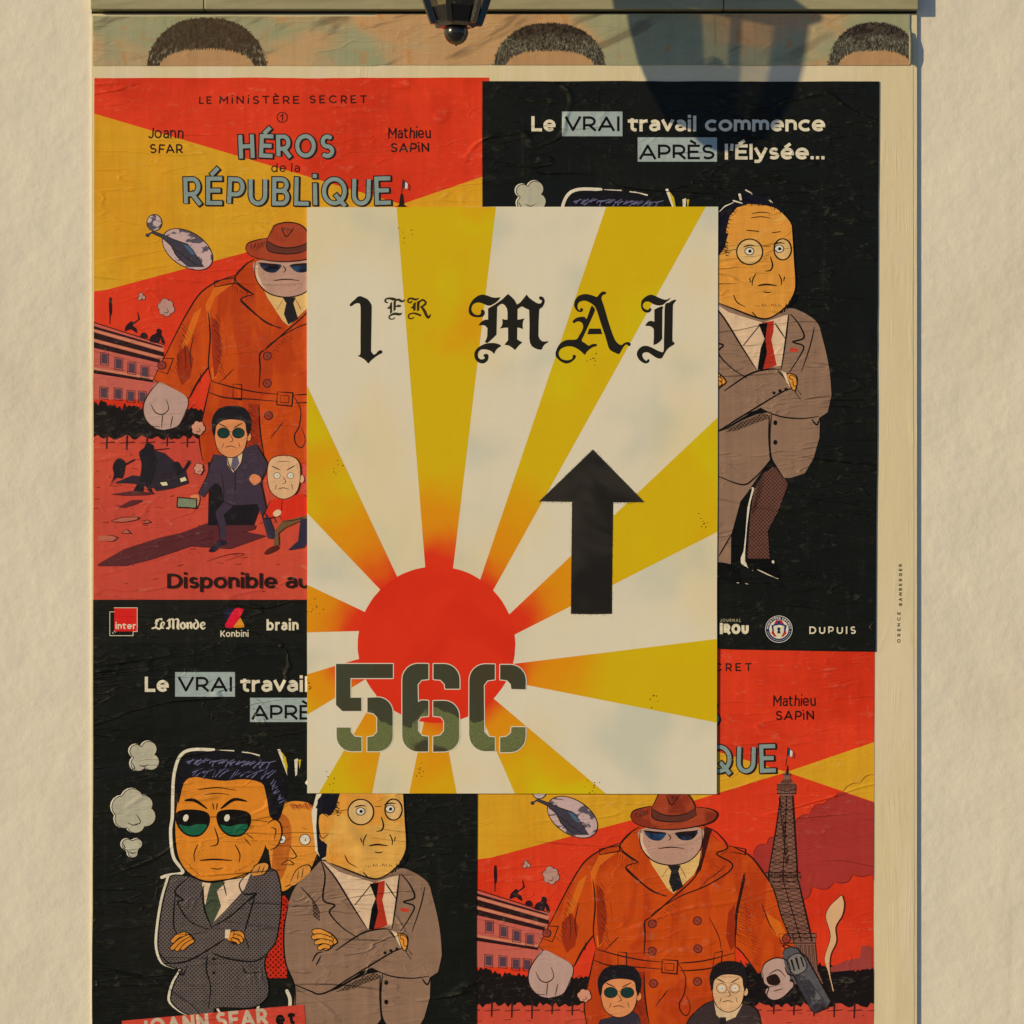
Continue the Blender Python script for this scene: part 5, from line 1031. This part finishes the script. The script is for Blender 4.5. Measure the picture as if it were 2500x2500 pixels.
    hd2 = p.add('head', C(218, 138, 54), [sm(b4(260,330,330,280,400,262,480,265,570,275,650,300,720,360,775,440,785,560,795,720,805,890,790,980,740,1080,640,1160,560,1190,470,1175,330,1120,190,1070), 3) + c5(1080,1010,1035,960,1040,790,1100,790) + b4(240, 560, 235, 420)], m2, hook=blotch(C(222, 152, 70), 8, .5, .56), key='face')
    p.add('hair', C(30, 28, 34), [b4(170,620,200,620,235,600,240,480,270,360,330,290,420,262,500,268,600,275,640,290,720,350,690,290,620,240,560,215,470,170,400,145,450,190,380,195,350,235,280,250,180,340,60,620)] + [c5(1035,720,1060,690,1140,690,1125,740,1120,760,1100,790,1075,800,1048,840,1045,900,1080,930,1075,985,1050,1000,1035,960,1028,850)], m2)
    p.add('hair_strands', OUT, brush(b4(400, 148, 440, 170, 455, 185), [2.5, 2, 1]) + brush(b4(350, 185, 360, 225), [5, 4]) + brush(b4(300, 235, 370, 255), [3, 2]) + brush(b4(180, 330, 230, 280, 300, 250), [1, 2.5, 1]) + brush(b4(595, 235, 615, 250), [4, 2]), m2)
    sp_ = []
    rs_ = random.Random(8)
    for x, yy in [(300,310),(282,335),(268,360),(258,385),(250,410),(244,440),(240,465),(237,490),(235,520),(236,550),(238,575),(240,600)]:
        (q0, q1), = b4(x, yy); sp_ += brush([(q0 - 6, q1 - 2), (q0 + rs_.uniform(3, 8), q1 + rs_.uniform(1, 7))], [3.6, .6], False)
    for x, yy in [(330,286),(360,274),(400,266),(450,268),(500,270),(545,274),(590,280),(640,296),(680,325)]:
        (q0, q1), = b4(x, yy); sp_ += brush([(q0, q1 - 4), (q0 + rs_.uniform(-3, 3), q1 + rs_.uniform(1, 4))], [3.2, .6], False)
    p.add('hair_strands', C(30, 28, 30), sp_ + hatch(*b4(560, 225)[0], *b4(700, 300)[0], 5, 7, 12, 2.0, 3) + hatch(*b4(380, 200)[0], *b4(560, 190)[0], 5, -6, 12, 2.0, 8) + hatch(*c5(1100, 690)[0], *c5(1125, 790)[0], 10, 3, 9, 2.4, 6, 1), hd2)
    e = p.add('ear', C(218, 138, 54), shape(c5(1042,800,1070,785,1095,810,1090,870,1060,915,1042,880)), hd2); p.add('ear_line', Bk, pen(c5(1085,800,1050,780,1038,820,1045,880,1060,900,1085,880), 2.0), e)
    for (x, yy, rx, ry) in ((432, 650, 105, 104), (700, 630, 70, 86)):
        (a_, b_), = b4(x, yy); k_ = .23
        e = p.add('spectacle_lens', C(214, 164, 98), ell(a_, b_, rx * k_, ry * k_), hd2); p.add('spectacle_rim', Bk, pen(ell(a_, b_, rx * k_, ry * k_)[0], 2.6, closed=True), e)
        (a2, b2_), = b4(x - (2 if x < 500 else 28), yy - 5); p.add('eye', C(218, 206, 168), ell(a2, b2_, 8.5, 7), e); p.add('pupil', Bk, pen(ell(a2, b2_, 8.5, 7)[0], 1.6, closed=True) + [circ(a2 + 1, b2_, 3.2, 10)] + pen([(a2 - 11, b2_ - 8), (a2, b2_ - 11), (a2 + 10, b2_ - 10)], 2.4), e)
    p.add('face_lines', Bk, pen(b4(185,655,320,630), 2.4, False) + pen(b4(200,670,280,650), 1.8, False) + pen(b4(545,605,600,605), 2.4, False) + pen(b4(600,690,618,760,600,800,560,806), 2.6) + pen(b4(408,475,505,484), 4, False) + pen(b4(618,495,680,486), 3.6, False)
          + pen(b4(440,375,520,365,600,376), 1.6) + pen(b4(450,340,530,328,600,338), 1.6) + pen(b4(480,830,455,880,452,925), 2.0) + pen(b4(668,830,690,880,688,920), 2.0) + pen(b4(300,1000,330,1060,400,1100), 1.8) + hatch(*b4(470, 1080)[0], *b4(680, 1080)[0], 2, 4, 12, 1.0, 5) + pen(b4(500,925,570,915,650,925), 3.0) + pen(b4(545,975,580,982,610,975), 2.0) + pen(b4(430,860,440,900), 1.8) + pen(b4(715,850,708,890), 1.8)
          + pen(b4(185,1068,330,1125,470,1178,560,1195,640,1165,740,1085), 3) + pen(b4(740,1085,795,980,806,890,795,720,785,560,775,440), 2) + hatch(*b4(690, 1150)[0], *b4(800, 1050)[0], 5, -14, 14, 2.6, 4) + pen(b4(450, 1140, 490, 1180), 2), hd2)
    sl = pen(c5(1050,1005,1070,1080,1060,1190,1115,1215,1090,1250,1150,1320,1225,1370), 2.8) + pen(c5(1060,1015,1120,1090,1200,1220,1270,1330), 2.8) + pen(c5(1420,1070,1405,1200,1385,1330), 2.6) + pen(c5(1430,1070,1470,1120,1492,1180,1440,1200,1490,1220,1470,1270,1425,1340), 2.8) \
        + pen(c5(1210,1215,1290,1115), 3.4, False) + pen(c5(1355,1110,1405,1185), 2.2) + pen(c5(955,1130,1010,1190,1045,1250), 1.8) + pen(c5(1540,1130,1520,1220,1480,1340), 1.8) + pen(c5(1120,1430,1240,1350,1330,1328,1380,1330), 2.8) + pen(c5(1370,1335,1420,1390,1455,1435), 2.6) \
        + pen(c5(1090,1620,1250,1520,1400,1430,1460,1420), 2.6) + pen(c5(925,1590,1000,1620,1040,1635,1100,1615,1200,1550,1290,1515), 2.8) + pen(c5(1290,1515,1380,1550,1480,1560,1560,1550), 2.4) + pen(c5(1330,1545,1328,1650,1335,1760), 2.2) \
        + pen(c5(895,1220,876,1330,882,1480,925,1590,930,1690), 2.2) + pen(c5(1010,1480,1030,1445,1060,1435), 2.4) + pen(c5(1028,1498,1050,1455), 2.2) + pen(c5(1450,1435,1475,1470), 2.2, False) + pen(c5(1462,1425,1480,1450), 2, False) \
        + [circ(*c5(x, yy)[0], 3.1, 8) for x, yy in ((1352, 1440), (1380, 1430), (1408, 1422))] + [circ(*c5(1358, yy)[0], 3.8, 8, 4.8) for yy in (1580, 1672)]
    sl += pen(b5(165,650,300,705,380,718,440,680,520,600,590,510), 2.6) + pen(b5(590,160,575,330,585,500,640,600,680,670), 2.4) + pen(b5(-40,600,165,650), 2.4) + pen(b5(175,1280,280,1100), 2.2) + pen(b5(905,205,945,250,970,190), 2.6) + pen(b5(165,1330,270,1345), 2)
    p.add('suit_lines', Bk, sl, bs_)
    p.add('suit_shade', Bk, [c5(1085,1625,1130,1600,1240,1535,1290,1510,1330,1530,1270,1540,1200,1570,1130,1610)], bs_)
    p.add('suit_screen', C(110, 82, 62), [c5(1120,1625,1200,1575,1300,1535,1335,1545,1325,1560,1240,1590,1180,1615)] + [c5(1010,1200,1040,1240,1045,1290,1015,1270)], bs_, hook=dots(5.0, .3, C(40, 32, 30)), key='scr')
    hand(p, bs_, c5, c5(1050,1350,1090,1345,1128,1385,1110,1405,1075,1430,1045,1400), [(1090,1360,1050,1340,1020,1340,8.0), (1098,1378,1050,1362,1018,1366,8.0), (1098,1396,1060,1385,1030,1392,7.5), (1085,1412,1065,1408,1045,1418,7.0)], C(214, 134, 52), 2.2)
    hand(p, bs_, c5, c5(1412,1352,1450,1356,1460,1380,1452,1425,1435,1420), [(1432,1365,1448,1375,1450,1400,5.5)], C(214, 134, 52), 2.0)
    p.add('cuff', C(214, 180, 140), [c5(1385,1335,1408,1345,1430,1420,1415,1395)], bs_)
    if upper:
        # sponsor row at the foot
        p.add('magazine_logo', CREAM, text('iROU', *[v[0] for v in bL2(64,0,325,0)], bL2(0, 215)[0][1], 19.5, 5.6, gap=.10), label='cream magazine name ending iROU'); p.add('small_lettering', C(150, 136, 100), text('JOURNAL', *[v[0] for v in bL2(64,0,255,0)], bL2(0, 104)[0][1], 6, 1.1, gap=.3))
        (sx, sy), = bL2(598, 170)
        sl_ = p.add('round_seal', C(206, 200, 172), ell(sx, sy, 25.5, 25.5, n=36)); p.add('seal_ring', C(44, 48, 72), ell(sx, sy, 24.4, 24.4, n=36), sl_); p.add('seal_field', C(212, 196, 158), ell(sx, sy, 18, 18, n=32), sl_)
        def onarc(R0, a0, a1, L):
            return lambda x, yv: (sx + (R0 - yv) * math.sin(R(a0 + (a1 - a0) * x / L)), sy - (R0 - yv) * math.cos(R(a0 + (a1 - a0) * x / L)))
        p.add('seal_writing', C(214, 206, 178), text('MINISTÈRE SECRET', 0, 60, 0, 3.6, 0.8, gap=.3, xf=onarc(19.4, -88, 88, 60)) + [circ(sx + 21.2 * math.cos(R(a_)), sy + 21.2 * math.sin(R(a_)), .8, 5) for a_ in range(12, 170, 9)], sl_)
        p.add('seal_figure', C(168, 40, 38), [[(sx - 10, sy - 8), (sx - 5, sy - 17), (sx + 5, sy - 17), (sx + 11, sy - 8), (sx + 14, sy + 8), (sx + 8, sy + 14), (sx - 8, sy + 14), (sx - 14, sy + 8)]], sl_); p.add('seal_figure_blue', C(40, 52, 96), [[(sx - 14, sy - 7), (sx - 4, sy - 11), (sx + 4, sy - 11), (sx + 15, sy - 7), (sx + 12, sy + 4), (sx - 12, sy + 4)]] + [circ(sx, sy - 13, 3, 8)], sl_)
        p.add('seal_shield', C(216, 198, 152), [[(sx - 10, sy - 6), (sx, sy - 8), (sx + 10, sy - 6), (sx + 9, sy + 6), (sx + 5, sy + 13), (sx, sy + 16), (sx - 5, sy + 13), (sx - 9, sy + 6)]], sl_); p.add('keyhole', C(34, 42, 80), [circ(sx, sy - .5, 3.2, 10), [(sx - 1.6, sy), (sx + 1.6, sy), (sx + 3.2, sy + 8), (sx - 3.2, sy + 8)]], sl_)
        p.add('publisher_name', CREAM, text('DUPUIS', *[v[0] for v in bL2(874,0,1296,0)], bL2(0, 213)[0][1], 14, 2.6, gap=.34), label='thin cream capitals DUPUIS')
    else:
        # red author label across the bottom, tilted
        t0 = R(-5.4)
        lb = p.add('author_label', C(196, 66, 48), [l3(188,358,1600,232,1620,236,1632,420,1640,640,186,640)])
        org = l3(0, 0)[0]
        def xf(px, py, ang):
            return lambda x, yv: (px + x * math.cos(ang) - yv * math.sin(ang), py + x * math.sin(ang) + yv * math.cos(ang))
        A_ = math.atan2(-126, 1412)
        (ox, oy), = l3(340, 492)
        p.add('label_writing', C(186, 160, 128), text('JOANN SFAR', 0, 242, 0, 31, 6.6, gap=.13, xf=xf(ox - 2, oy - 4, A_)), lb, label='cream capitals of the author label')
        (ox, oy), = l3(1400, 398)
        p.add('label_et', C(28, 26, 24), text('et', 0, 37, 0, 26, 6.4, gap=.3, xf=xf(ox, oy, A_)), lb)
    return p
black_poster(lambda x, y: (1.01 * x + 726.3, 1.003 * y - 1060.8), [(910, 153.5), (1658.5, 154), (1652, 1217.5 + 12), (908, 1217)], 0.0020, 'upper right black comic poster with publisher names and a round seal at its foot', 51, True)
black_poster(lambda x, y: (x, y), [(176, 1213), (901, 1213), (898, 2290), (174, 2290)], 0.00201, 'lower left black comic poster showing two cross-armed men, a tilted red label below them', 52, False)
